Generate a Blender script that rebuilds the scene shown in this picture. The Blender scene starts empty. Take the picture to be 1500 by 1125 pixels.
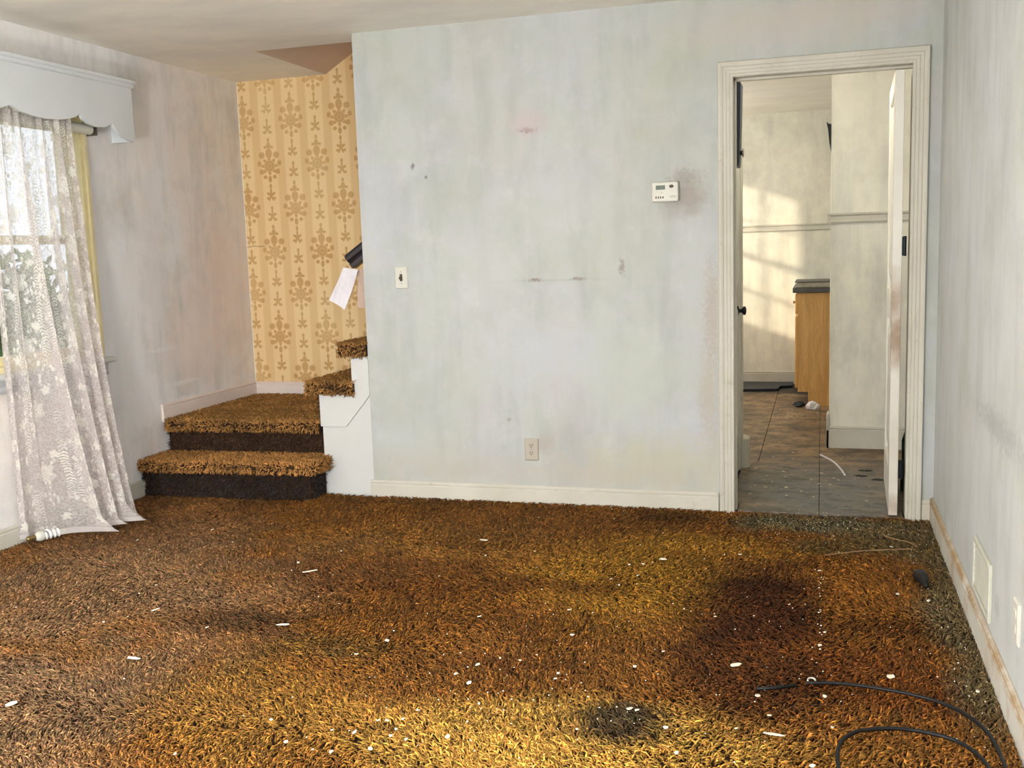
import bpy, math, random
import numpy as np
from mathutils import Matrix, Vector

random.seed(7)
rng = np.random.default_rng(11)
SC = bpy.context.scene
COL = SC.collection
XL, XR, XE, YB, H = -3.604, 0.498, -2.303, 1.02, 2.40   # left wall, right wall, free wall end, alcove back, ceiling
YR = -6.4                                                # rear wall behind the camera

def lin(r, g, b):
    f = lambda c: (c / 255 / 12.92) if c / 255 <= 0.04045 else ((c / 255 + 0.055) / 1.055) ** 2.4
    return (f(r), f(g), f(b), 1.0)

# ------------------------------------------------------------------ camera
yaw, pitch, roll = 0.29651, 0.13192, -0.03259
fw = Vector((-math.sin(yaw) * math.cos(pitch), math.cos(yaw) * math.cos(pitch), -math.sin(pitch)))
r0 = Vector((math.cos(yaw), math.sin(yaw), 0)); u0 = r0.cross(fw)
rr = math.cos(roll) * r0 + math.sin(roll) * u0
uu = -math.sin(roll) * r0 + math.cos(roll) * u0
cam = bpy.data.cameras.new('camera'); camo = bpy.data.objects.new('camera', cam); COL.objects.link(camo)
camo.matrix_world = Matrix(((rr.x, uu.x, -fw.x, 0.0), (rr.y, uu.y, -fw.y, -4.9367), (rr.z, uu.z, -fw.z, 1.2882), (0, 0, 0, 1)))
cam.sensor_fit = 'HORIZONTAL'; cam.sensor_width = 36; cam.lens = 36 * 1495.3 / 1500
cam.clip_start = 0.02
SC.camera = camo

# ------------------------------------------------------------------ world, sun, window daylight, added fill lights, exposure
W = bpy.data.worlds.new('overcast_sky'); SC.world = W; W.use_nodes = True
W.node_tree.nodes['Background'].inputs[0].default_value = (0.86, 0.93, 1.0, 1)
W.node_tree.nodes['Background'].inputs[1].default_value = 1.7

def light(name, kind, energy, color, loc, direction, size=None, angle=None, portal=False):
    d = bpy.data.lights.new(name, kind); d.energy = energy; d.color = color
    o = bpy.data.objects.new(name, d); COL.objects.link(o); o.location = loc
    o.rotation_euler = Vector(direction).to_track_quat('-Z', 'Y').to_euler()
    if size:
        d.shape = 'RECTANGLE'; d.size, d.size_y = size
    if angle is not None:
        d.angle = angle
    if portal:
        d.cycles.is_portal = True
    return o

light('sun', 'SUN', 3.3, (1.0, 0.86, 0.62), (-8, -6, 5), (1.0, 0.95, -0.34), angle=0.03)
light('rear_window_fill', 'AREA', 24, (0.94, 0.98, 1.0), (-2.75, YR - 0.10, 1.5), (0, 1, 0), size=(1.25, 1.25))  # unseen rear windows, added to light the room
light('rear_window_fill', 'AREA', 26, (0.94, 0.98, 1.0), (-0.55, YR - 0.10, 1.5), (0, 1, 0), size=(1.25, 1.25))
light('side_window_fill', 'AREA', 165, (0.96, 0.98, 1.0), (XR + 0.10, -5.62, 1.45), (-1, 0, 0), size=(1.25, 1.25))  # light of an unseen side window, added to brighten the left wall
room_fill_light = light('room_fill_light', 'POINT', 330, (1.0, 0.985, 0.96), (-1.7, -4.8, 0.90), (0, 0, -1))  # unseen source added behind the camera to lift ceiling and walls
room_fill_light.data.shadow_soft_size = 0.22
light('front_window_daylight', 'AREA', 1, (1, 1, 1), (XL - 0.14, -1.09, 1.39), (1, 0, 0), size=(1.2, 1.2), portal=True)
light('kitchen_window_daylight', 'AREA', 70, (1.0, 0.95, 0.86), (-2.14, 3.25, 1.62), (1, 0, 0), size=(1.0, 1.4))

kl = light('kitchen_fill_light', 'POINT', 12, (1.0, 0.94, 0.82), (-0.02, 0.62, 2.22), (0, 0, -1)); kl.data.shadow_soft_size = 0.10  # unseen source added to brighten the partition and cabinet

vs = SC.view_settings
vs.view_transform = 'Standard'; vs.look = 'None'; vs.gamma = 1.0; vs.exposure = 0.0; vs.use_curve_mapping = False
SC.cycles.use_denoising = True
SC.cycles.max_bounces = 10; SC.cycles.diffuse_bounces = 6; SC.cycles.transparent_max_bounces = 16
SC.cycles.caustics_reflective = False; SC.cycles.caustics_refractive = False

# ------------------------------------------------------------------ node helper
class NT:
    def __init__(s, name):
        s.m = bpy.data.materials.new(name); s.m.use_nodes = True
        s.t = s.m.node_tree; s.b = s.t.nodes['Principled BSDF']; s.out = s.t.nodes['Material Output']
        s._c = None
    def node(s, kind):
        return s.t.nodes.new('ShaderNode' + kind)
    def put(s, sock, v):
        if isinstance(v, bpy.types.NodeSocket): s.t.links.new(v, sock)
        else: sock.default_value = v
    def math(s, op, a, b=None, c=None, clamp=False):
        n = s.node('Math'); n.operation = op; n.use_clamp = clamp
        for i, v in enumerate((a, b, c)):
            if v is not None: s.put(n.inputs[i], v)
        return n.outputs[0]
    def add(s, *a):
        r = a[0]
        for x in a[1:]: r = s.math('ADD', r, x)
        return r
    def mul(s, a, b): return s.math('MULTIPLY', a, b)
    def sub(s, a, b): return s.math('SUBTRACT', a, b)
    def mx(s, *a):
        r = a[0]
        for x in a[1:]: r = s.math('MAXIMUM', r, x)
        return r
    def sat(s, a, k=1.0, o=0.0): return s.math('MULTIPLY_ADD', a, k, o, clamp=True)
    def pos(s):
        if s._c is None:
            s._c = s.node('TexCoord').outputs['Object']
            n = s.node('SeparateXYZ'); s.t.links.new(s._c, n.inputs[0]); s._x = n.outputs
        return s._c
    def xyz(s):
        s.pos(); return s._x[0], s._x[1], s._x[2]
    def scaled(s, vec, sc):
        n = s.node('Mapping'); s.t.links.new(vec, n.inputs[0]); n.inputs['Scale'].default_value = sc; return n.outputs[0]
    def noise(s, scale, detail=4, rough=0.55, vec=None, dist=0.0):
        n = s.node('TexNoise'); s.t.links.new(vec or s.pos(), n.inputs['Vector'])
        n.inputs['Scale'].default_value = scale; n.inputs['Detail'].default_value = detail
        n.inputs['Roughness'].default_value = rough; n.inputs['Distortion'].default_value = dist
        return n.outputs['Fac']
    def voro(s, scale, vec=None, out='Distance', feat='F1'):
        n = s.node('TexVoronoi'); n.feature = feat; s.t.links.new(vec or s.pos(), n.inputs['Vector'])
        n.inputs['Scale'].default_value = scale; return n.outputs[out]
    def mix(s, f, a, b, mode='MIX'):
        n = s.node('Mix'); n.data_type = 'RGBA'; n.blend_type = mode
        s.put(n.inputs['Factor'], f); s.put(n.inputs['A'], a); s.put(n.inputs['B'], b)
        return n.outputs['Result']
    def bump(s, h, strength=0.2, dist=0.01):
        n = s.node('Bump'); n.inputs['Strength'].default_value = strength; n.inputs['Distance'].default_value = dist
        s.put(n.inputs['Height'], h); s.t.links.new(n.outputs[0], s.b.inputs['Normal'])
    def set(s, col=None, rough=None, metal=None, spec=None):
        for k, v in (('Base Color', col), ('Roughness', rough), ('Metallic', metal), ('Specular IOR Level', spec)):
            if v is not None: s.put(s.b.inputs[k], v)
        return s.m
    def blob(s, a, b, ca, cb, ra, rb, soft=0.5, wob=None, amp=0.5):
        """elliptic mark with ragged edge in the plane of sockets a, b"""
        da = s.math('DIVIDE', s.sub(a, ca), ra); db = s.math('DIVIDE', s.sub(b, cb), rb)
        d = s.math('SQRT', s.add(s.mul(da, da), s.mul(db, db)))
        if wob is not None: d = s.add(d, s.mul(s.sub(wob, 0.5), amp * 2))
        return s.sat(s.sub(1.0, d), 1 / soft)

def simple(name, col, rough=0.6, metal=0.0, var=0.12, scale=14, bump=0.0, bscale=60, spec=0.35):
    n = NT(name)
    f = n.noise(scale, 5)
    dark = tuple(c * (1 - 2 * var) for c in col[:3]) + (1,)
    light_ = tuple(min(1, c * (1 + var)) for c in col[:3]) + (1,)
    n.set(n.mix(n.sat(f, 2.2, -0.6), dark, light_), rough, metal, spec)
    if bump: n.bump(n.noise(bscale, 4), bump, 0.004)
    return n.m

# ------------------------------------------------------------------ wall and trim materials
def wall_mat(name, ha, va, cool, warm, pink, marks, freq=1.1):
    """old painted plaster: patchy paint, vertical brush streaks, listed stains and tints (ha, va pick the two axes)"""
    n = NT(name); X = n.xyz(); a, b = X[ha], X[va]
    c = n.mix(n.sat(n.noise(freq, 6, 0.68), 4.2, -1.65), cool, warm)
    c = n.mix(n.mul(n.sat(n.noise(freq * 1.7, 4, 0.6, vec=n.scaled(n.pos(), (1.3, 1.3, 0.8))), 4.0, -2.1), 0.55), c, pink)
    st = n.noise(3.2, 5, 0.62, vec=n.scaled(n.pos(), (2.4, 2.4, 0.55)))
    c = n.mix(n.mul(n.sat(st, 4.5, -2.15), 0.30), c, (0.30, 0.31, 0.31, 1))
    c = n.mix(n.mul(n.sat(n.noise(2.3, 6, 0.72), 5.0, -2.35), 0.30), c, (0.33, 0.345, 0.33, 1))
    c = n.mix(n.mul(n.sat(n.noise(5.5, 6, 0.66), 4.0, -2.2), 0.35), c, (0.66, 0.67, 0.68, 1))
    wob = n.noise(9, 5, 0.65)
    wob2 = n.noise(48, 4, 0.7)
    for (ca, cb, ra, rb, col, amt) in marks:
        fine_ = min(ra, rb) < 0.07
        c = n.mix(n.mul(n.blob(a, b, ca, cb, ra, rb, 0.7, wob2 if fine_ else wob, 1.3 if fine_ else 0.8), amt), c, col)
    sp = n.noise(38, 3, 0.5)
    c = n.mix(n.mul(n.sat(sp, 14, -10.4), 0.5), c, (0.22, 0.19, 0.16, 1))
    n.set(c, 0.62, spec=0.25)
    n.bump(n.add(n.noise(55, 4), n.mul(n.noise(4, 5), 2.5)), 0.16, 0.004)
    return n.m

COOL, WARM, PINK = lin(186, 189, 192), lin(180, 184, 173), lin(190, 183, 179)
BR, YE, GR, DK = lin(132, 112, 98), lin(186, 180, 150), lin(158, 161, 162), lin(82, 70, 62)
WH = lin(238, 238, 238)
M = {}
M['wall_back'] = wall_mat('painted_plaster_back', 0, 2, COOL, WARM, PINK, [
    (-0.62, 1.50, 0.13, 0.13, lin(150, 140, 130), 0.7), (-0.62, 1.60, 0.10, 0.05, lin(144, 132, 124), 0.5),
    (-1.39, 1.86, 0.055, 0.020, BR, 0.9), (-1.39, 1.90, 0.13, 0.08, lin(192, 178, 180), 0.6),
    (-1.37, 1.128, 0.045, 0.012, BR, 0.9), (-1.15, 1.13, 0.05, 0.012, BR, 0.75), (-1.30, 1.125, 0.42, 0.008, GR, 0.35),
    (-0.93, 1.18, 0.018, 0.06, BR, 0.6), (-2.0, 1.72, 0.014, 0.022, DK, 0.7), (-1.93, 1.66, 0.01, 0.012, DK, 0.7), (-1.53, 0.42, 0.012, 0.012, DK, 0.5),
    (-0.50, 0.95, 0.05, 0.30, lin(172, 155, 146), 0.55), (-0.52, 0.55, 0.06, 0.30, lin(178, 165, 150), 0.5),
    (-0.75, 0.20, 0.55, 0.20, YE, 0.55), (-1.9, 0.16, 0.5, 0.14, lin(184, 180, 168), 0.5), (-1.30, 0.14, 0.9, 0.10, lin(184, 175, 164), 0.4),
    (-1.35, 0.30, 0.08, 0.07, lin(174, 165, 157), 0.6), (-2.1, 1.45, 0.14, 0.40, GR, 0.25), (-1.75, 1.60, 0.35, 0.45, GR, 0.2),
    (-2.05, 0.55, 0.2, 0.3, GR, 0.2), (-1.25, 0.72, 0.42, 0.22, lin(186, 189, 196), 0.4), (-1.62, 1.15, 0.25, 0.4, lin(196, 198, 201), 0.35),
    (-0.9, 0.65, 0.35, 0.35, lin(184, 190, 177), 0.5), (-0.2, 2.25, 0.6, 0.14, lin(194, 186, 178), 0.5), (0.1, 2.30, 0.5, 0.1, lin(194, 185, 177), 0.4),
    (-1.10, 1.55, 0.3, 0.2, lin(188, 190, 190), 0.4)], 1.0)
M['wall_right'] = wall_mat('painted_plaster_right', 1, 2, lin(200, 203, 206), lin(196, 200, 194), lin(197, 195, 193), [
    (-0.03, 1.15, 0.04, 0.20, lin(178, 178, 176), 0.7), (-1.0, 0.62, 0.40, 0.05, lin(196, 196, 192), 0.6), (-1.7, 0.72, 0.5, 0.06, GR, 0.6),
    (-1.78, 0.20, 0.06, 0.05, lin(160, 160, 155), 0.5), (-0.8, 1.3, 0.2, 0.5, lin(206, 208, 206), 0.5), (-0.1, 2.1, 0.12, 0.3, GR, 0.4)], 1.2)
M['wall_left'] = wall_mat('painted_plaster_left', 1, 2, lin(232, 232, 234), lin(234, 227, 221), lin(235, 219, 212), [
    (0.72, 1.10, 0.45, 0.62, lin(238, 216, 206), 0.5), (0.35, 0.80, 0.35, 0.4, lin(238, 221, 214), 0.6), (0.20, 0.46, 0.20, 0.030, WH, 0.95), (0.22, 0.57, 0.20, 0.018, WH, 0.6),
    (0.05, 0.78, 0.14, 0.02, WH, 0.6), (0.05, 1.3, 0.12, 0.7, lin(226, 224, 228), 0.6), (-0.5, 1.0, 0.5, 1.2, lin(224, 229, 236), 0.6)], 1.2)
M['kitchen_wall'] = wall_mat('painted_plaster_kitchen', 0, 2, lin(230, 229, 218), lin(231, 227, 211), lin(226, 222, 211), [
    (0.35, 2.0, 0.5, 0.5, lin(205, 200, 186), 0.4)], 0.8)
n = NT('ceiling_plaster'); X = n.xyz()
c = n.mix(n.sat(n.noise(1.5, 5, 0.6, vec=n.scaled(n.pos(), (0.9, 1.6, 1))), 3.2, -1.2), lin(228, 225, 218), lin(246, 242, 230))
c = n.mix(n.mul(n.sat(n.noise(2.6, 5), 4, -2.2), 0.5), c, lin(224, 216, 208))
n.set(c, 0.7, spec=0.2); n.bump(n.noise(7, 6), 0.2, 0.006); M['ceiling'] = n.m
M['soffit'] = simple('soffit_plaster', lin(214, 190, 170), 0.7, var=0.06, scale=3)

n = NT('white_trim_paint'); X = n.xyz()
c = n.mix(n.sat(n.noise(3, 5), 2.6, -0.8), lin(204, 201, 190), lin(190, 186, 172))
c = n.mix(n.mul(n.sat(n.noise(16, 6, 0.7), 5, -3.0), 0.7), c, lin(150, 128, 98))
n.set(c, 0.5, spec=0.3); n.bump(n.noise(40, 4), 0.1, 0.002); M['trim'] = n.m
n = NT('worn_trim_paint')                                # right baseboard and door edge, rubbed to the wood
c = n.mix(n.sat(n.noise(3, 5), 2.6, -0.8), lin(208, 205, 195), lin(196, 190, 176))
X = n.xyz()
c = n.mix(n.mul(n.sat(n.noise(7, 6, 0.7), 5, -2.6), 0.8), c, lin(164, 132, 96))
band = n.sat(n.sub(1.0, n.math('ABSOLUTE', n.mul(n.sub(X[2], 0.079), 62.0))), 2.5)
c = n.mix(n.mul(band, n.sat(n.noise(6, 5, 0.7), 4.0, -1.2)), c, lin(158, 132, 98))
n.set(c, 0.5, spec=0.3); M['worn_trim'] = n.m
n = NT('door_paint'); X = n.xyz()
c = n.mix(n.sat(n.noise(3, 5), 2.6, -0.8), lin(230, 228, 220), lin(216, 212, 200))
wob = n.noise(9, 5)
for (cz, rz, amt) in ((0.98, 0.22, 0.85), (0.80, 0.14, 0.7), (0.35, 0.4, 0.25), (0.05, 0.07, 0.6)):
    c = n.mix(n.mul(n.blob(X[1], X[2], 0.02, cz, 0.06, rz, 0.8, wob, 0.6), amt), c, lin(140, 106, 72))
n.set(c, 0.42, spec=0.4); M['door'] = n.m
M['white_gloss'] = simple('white_gloss_paint', lin(204, 205, 203), 0.4, var=0.03, scale=3)
M['skirt'] = simple('pinkish_skirting_paint', lin(224, 211, 204), 0.5, var=0.05, scale=5)
M['valance'] = simple('valance_paint', lin(214, 219, 222), 0.5, var=0.03, scale=3)
M['cream'] = simple('cream_frame_paint', lin(232, 220, 176), 0.5, var=0.05)
M['grey_sill'] = simple('grey_sill_paint', lin(188, 190, 194), 0.5, var=0.05)
M['plastic'] = simple('white_plastic', lin(206, 204, 194), 0.4, var=0.04)
M['ivory'] = simple('ivory_plastic', lin(182, 174, 160), 0.4, var=0.04)
M['dark'] = simple('black_slot', lin(40, 34, 30), 0.6)
M['grime'] = simple('grimy_brown_plastic', lin(92, 78, 66), 0.6)
M['lcd'] = simple('thermostat_display', lin(84, 100, 84), 0.3)
M['grey_plastic'] = simple('grey_plastic', lin(180, 178, 170), 0.5)
M['black_rail'] = simple('black_painted_wood', lin(34, 30, 34), 0.3, spec=0.5)
M['black_rubber'] = simple('black_rubber', lin(20, 19, 19), 0.5, spec=0.3)
M['dark_metal'] = simple('dark_bronze_metal', lin(40, 46, 50), 0.35, 0.7)
M['steel'] = simple('bare_metal', lin(150, 146, 138), 0.35, 0.9)
M['navy'] = simple('dark_blue_paint', lin(30, 38, 52), 0.4)
M['paper'] = simple('white_paper', lin(226, 222, 228), 0.8, var=0.04)
M['paper_tan'] = simple('tan_paper', lin(196, 172, 156), 0.8, var=0.05)
M['vent'] = simple('register_paint', lin(196, 196, 182), 0.5, var=0.05)
M['glassbulb'] = simple('white_glass_tube', lin(238, 238, 238), 0.25, var=0.01)
M['brass'] = simple('tarnished_brass', lin(150, 130, 90), 0.35, 0.8)
M['crumb'] = simple('paint_flake', lin(232, 224, 206), 0.7, var=0.06, scale=40)
M['chip_tan'] = simple('plaster_flake', lin(212, 190, 158), 0.8, var=0.08, scale=40)
M['string'] = simple('tan_string', lin(150, 118, 84), 0.8)
M['lawn'] = simple('lawn', lin(96, 112, 70), 0.9, scale=4)
M['leaf'] = simple('shrub_leaf', lin(92, 124, 64), 0.6, scale=6)
M['blocker'] = simple('blocker_paint', lin(200, 200, 196), 0.7)
M['rubbish'] = simple('dark_grey_felt', lin(44, 46, 50), 0.9, scale=20)
M['green_dark'] = simple('dark_green_plastic', lin(40, 66, 58), 0.5)
M['counter'] = simple('dark_worktop_edge', lin(92, 92, 90), 0.5, var=0.2)
M['counter_top'] = simple('grey_laminate', lin(176, 172, 156), 0.4, var=0.2)

n = NT('oak_veneer')
v = n.scaled(n.pos(), (9, 9, 0.9))
c = n.mix(n.sat(n.noise(3.0, 6, 0.6, vec=v, dist=1.2), 3.0, -1.0), lin(208, 160, 94), lin(232, 188, 122))
c = n.mix(n.mul(n.sat(n.noise(30, 4, vec=v), 4, -2.0), 0.35), c, lin(150, 100, 50))
n.set(c, 0.45, spec=0.35); M['oak'] = n.m

n = NT('kitchen_vinyl'); X = n.xyz()
w1 = n.noise(2.4, 6, 0.65)
c = n.mix(n.sat(w1, 4, -1.6), lin(120, 98, 74), lin(166, 138, 104))
c = n.mix(n.mul(n.sat(n.noise(8, 6, 0.75), 6, -2.8), 0.85), c, lin(74, 62, 50))
c = n.mix(n.mul(n.blob(X[0], X[1], -0.05, 0.45, 0.75, 1.0, 0.8, w1, 0.6), 0.85), c, lin(112, 116, 116))
c = n.mix(n.mul(n.sat(n.noise(4.2, 6, 0.7, vec=n.scaled(n.pos(), (1, 2.2, 1))), 5, -2.45), 0.85), c, lin(54, 54, 54))
c = n.mix(n.mul(n.blob(X[0], X[1], -0.28, 4.2, 0.9, 0.35, 0.5, w1, 0.4), 0.9), c, lin(40, 42, 46))
c = n.mix(n.mul(n.sat(n.noise(26, 6, 0.75), 6, -3.1), 0.7), c, lin(48, 42, 36))
c = n.mix(n.mul(n.sat(n.noise(60, 3, 0.6), 12, -8.0), 0.7), c, lin(176, 166, 146))
n.set(c, 0.55, spec=0.3); n.bump(n.noise(30, 5), 0.3, 0.003); M['vinyl'] = n.m

# wallpaper: printed damask in staggered columns between satin stripes
n = NT('damask_wallpaper'); X = n.xyz(); px, pz = n.add(X[0], 3.655), X[2]
Wc, Ph = 0.170, 0.55
u = n.math('DIVIDE', px, Wc); colI = n.math('FLOOR', u)
lx = n.mul(n.sub(n.sub(u, colI), 0.5), Wc)
par = n.math('MODULO', n.add(colI, 20.0), 2.0)
v = n.add(n.math('DIVIDE', n.sub(pz, 0.234), Ph), n.mul(par, 0.5)); lz = n.mul(n.sub(n.math('FRACT', v), 0.5), Ph)
ax_ = n.math('ABSOLUTE', lx)
def ell(cx, cz, rx, rz, soft=0.25, mirrored=True):
    a = n.math('DIVIDE', n.sub(ax_ if mirrored else lx, cx), rx); b = n.math('DIVIDE', n.sub(lz, cz), rz)
    return n.sat(n.sub(1.0, n.add(n.mul(a, a), n.mul(b, b))), 1 / soft)
def flower(cx, cz, R, k, inner=0.68, ph=0.0, stretch=1.0):
    a = n.sub(lx, cx); b = n.math('DIVIDE', n.sub(lz, cz), stretch)
    r = n.math('SQRT', n.add(n.mul(a, a), n.mul(b, b))); th = n.math('ARCTAN2', a, b)
    e = n.mul(n.add(inner, n.mul(n.math('COSINE', n.add(n.mul(th, k), ph)), 1 - inner)), R)
    return n.sat(n.sub(e, r), 180.0), r
f1, r1 = flower(0, -0.02, 0.063, 8.0, 0.82)
ring = n.sat(n.sub(1.0, n.math('ABSOLUTE', n.mul(n.sub(r1, 0.036), 200.0))), 1.0)
core = n.sat(n.sub(1.0, n.math('ABSOLUTE', n.mul(n.sub(r1, 0.016), 260.0))), 1.0)
big = n.mx(n.mul(f1, n.sub(1.0, n.mul(n.mx(ring, core), 0.5))), ell(0.052, 0.048, 0.026, 0.024, 0.6), ell(0.074, -0.004, 0.020, 0.019, 0.6),
           ell(0.0, 0.058, 0.026, 0.036, 0.4), ell(0.0, 0.108, 0.017, 0.022, 0.4), ell(0.022, 0.098, 0.014, 0.010, 0.4), ell(0.0, 0.142, 0.011, 0.016, 0.4),
           ell(0.056, -0.056, 0.022, 0.020, 0.6), ell(0.034, -0.090, 0.016, 0.014, 0.5), ell(0.0, -0.104, 0.014, 0.024, 0.4))
f2, r2 = flower(0, 0.215, 0.034, 5.0, 0.70, 0.0, 1.35)
f3, r3 = flower(0, -0.205, 0.034, 5.0, 0.70, 0.0, 1.45)
small = n.mx(f2, f3, ell(0.0, 0.263, 0.010, 0.016, 0.4), ell(0.0, -0.148, 0.010, 0.018, 0.4), ell(0.022, 0.19, 0.012, 0.010, 0.4), ell(0.024, -0.225, 0.012, 0.010, 0.4))
motif = n.mx(big, small)
stripe = n.sat(n.sub(ax_, 0.058), 400.0)
line = n.sat(n.sub(1.0, n.math('ABSOLUTE', n.mul(n.sub(ax_, 0.056), 700.0))), 1.0)
fine = n.sat(n.math('SINE', n.mul(lx, 900.0)), 0.5, 0.5)
fade = n.sat(n.noise(2.0, 4), 2.6, -0.75)
c = n.mix(n.mul(stripe, n.add(0.35, n.mul(fine, 0.3))), lin(236, 210, 160), lin(214, 176, 118))
c = n.mix(n.mul(line, 0.5), c, lin(190, 146, 88))
c = n.mix(n.mul(motif, n.add(0.38, n.mul(fade, 0.5))), c, lin(184, 136, 74))
c = n.mix(n.mul(fade, 0.22), c, lin(214, 166, 112))
tear = n.sat(n.sub(1.0, n.math('ABSOLUTE', n.mul(n.sub(pz, n.add(1.345, n.mul(n.noise(22, 3), 0.02))), 240.0))), 1.0)
tear = n.mul(tear, n.mul(n.sat(n.sub(px, 0.04), 60.0), n.sat(n.sub(0.20, px), 40.0)))
c = n.mix(n.mul(tear, 0.85), c, lin(90, 62, 38))
peel = n.mul(n.sat(n.sub(0.074, n.add(px, n.mul(n.noise(14, 4), 0.03))), 200.0, 0.0), 0.9)
c = n.mix(n.sat(peel, 1.0), c, lin(236, 228, 214))
n.set(c, n.sub(0.55, n.mul(motif, 0.18)), spec=0.35); n.bump(n.add(motif, n.mul(fine, 0.3)), 0.08, 0.002)
M['wallpaper'] = n.m

# lace cloth: net with woven flowers, see-through between the threads
n = NT('lace_cloth'); uvn = n.node('UVMap'); uvn.uv_map = 'UVMap'
sx = n.node('SeparateXYZ'); n.t.links.new(uvn.outputs[0], sx.inputs[0]); cu, cv = sx.outputs[0], sx.outputs[1]
Wc, Ph = 0.24, 0.30
wobn = n.noise(9, 3, vec=uvn.outputs[0]); wobm = n.noise(8, 3, vec=n.scaled(uvn.outputs[0], (1.3, 0.9, 1)))
cu0, cv0 = cu, cv
cu = n.add(cu, n.mul(n.sub(wobn, 0.5), 0.05)); cv = n.add(cv, n.mul(n.sub(wobm, 0.5), 0.06))
u = n.math('DIVIDE', cu, Wc); colI = n.math('FLOOR', u); lx = n.mul(n.sub(n.sub(u, colI), 0.5), Wc)
v = n.add(n.math('DIVIDE', cv, Ph), n.mul(n.math('MODULO', n.add(colI, 20.0), 2.0), 0.5))
lz = n.mul(n.sub(n.math('FRACT', v), 0.5), Ph); ax_ = n.math('ABSOLUTE', lx)
f1, r1 = flower(0, 0.0, 0.050, 6.0, 0.88)
ring = n.sat(n.sub(1.0, n.math('ABSOLUTE', n.mul(n.sub(r1, 0.034), 300.0))), 1.0)
rays = n.sat(n.math('SINE', n.mul(r1, 620.0)), 0.6, 0.55)
f1 = n.mul(n.mul(f1, n.sub(1.0, n.mul(ring, 0.6))), n.add(0.45, n.mul(rays, 0.55)))
f2, r2 = flower(0.062, 0.085, 0.027, 5.0, 0.85); f3, r3 = flower(-0.058, -0.085, 0.030, 6.0, 0.85)
bx = n.math('ABSOLUTE', n.sub(ax_, n.add(0.098, n.mul(n.math('SINE', n.mul(cv, 11.0)), 0.006))))
vine = n.mul(n.sat(n.sub(0.017, bx), 300.0), n.sat(n.math('SINE', n.add(n.mul(cv, 430.0), n.mul(bx, 260.0))), 1.6, 0.3))
vine = n.mul(vine, n.sat(n.noise(5, 3, vec=uvn.outputs[0]), 5, -1.9))
uv3 = n.scaled(uvn.outputs[0], (1, 0.6, 1))
leaf = n.sat(n.sub(0.40, n.voro(44, uv3)), 9.0)
leaf = n.mul(leaf, n.sat(n.noise(6, 3, vec=uvn.outputs[0]), 8, -3.4))
lace = n.mx(f1, f2, f3, vine, leaf)
net = n.sat(n.sub(n.voro(110, uvn.outputs[0]), 0.30), 3.0)
alpha = n.sat(n.add(0.42, n.mul(net, 0.26), n.mul(lace, 0.40)))
hem = n.mx(n.sat(n.sub(0.015, n.math('ABSOLUTE', n.sub(cu0, 0.015))), 300.0), n.sat(n.sub(0.03, cv0), 300.0))
alpha = n.mx(alpha, n.mul(hem, 0.9))
dif = n.node('BsdfDiffuse'); trl = n.node('BsdfTranslucent'); tr = n.node('BsdfTransparent')
ccol = n.mix(lace, lin(222, 215, 214), lin(238, 235, 228))
n.t.links.new(ccol, dif.inputs[0]); n.t.links.new(ccol, trl.inputs[0])
m1 = n.node('MixShader'); m1.inputs[0].default_value = 0.42
n.t.links.new(dif.outputs[0], m1.inputs[1]); n.t.links.new(trl.outputs[0], m1.inputs[2])
m2 = n.node('MixShader'); n.t.links.new(alpha, m2.inputs[0])
n.t.links.new(tr.outputs[0], m2.inputs[1]); n.t.links.new(m1.outputs[0], m2.inputs[2])
n.t.links.new(m2.outputs[0], n.out.inputs[0]); M['lace'] = n.m

n = NT('window_glass'); tr = n.node('BsdfTransparent'); gl = n.node('BsdfGlossy'); gl.inputs['Roughness'].default_value = 0.03
mm = n.node('MixShader'); mm.inputs[0].default_value = 0.06
n.t.links.new(tr.outputs[0], mm.inputs[1]); n.t.links.new(gl.outputs[0], mm.inputs[2]); n.t.links.new(mm.outputs[0], n.out.inputs[0]); M['glass'] = n.m

n = NT('shag_yarn'); at = n.node('Attribute'); at.attribute_name = 'Col'
n.set(at.outputs['Color'], 0.75, spec=0.25); M['pile'] = n.m
M['carpet_back'] = simple('carpet_backing', lin(50, 30, 12), 0.95, var=0.3, scale=40)

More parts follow.
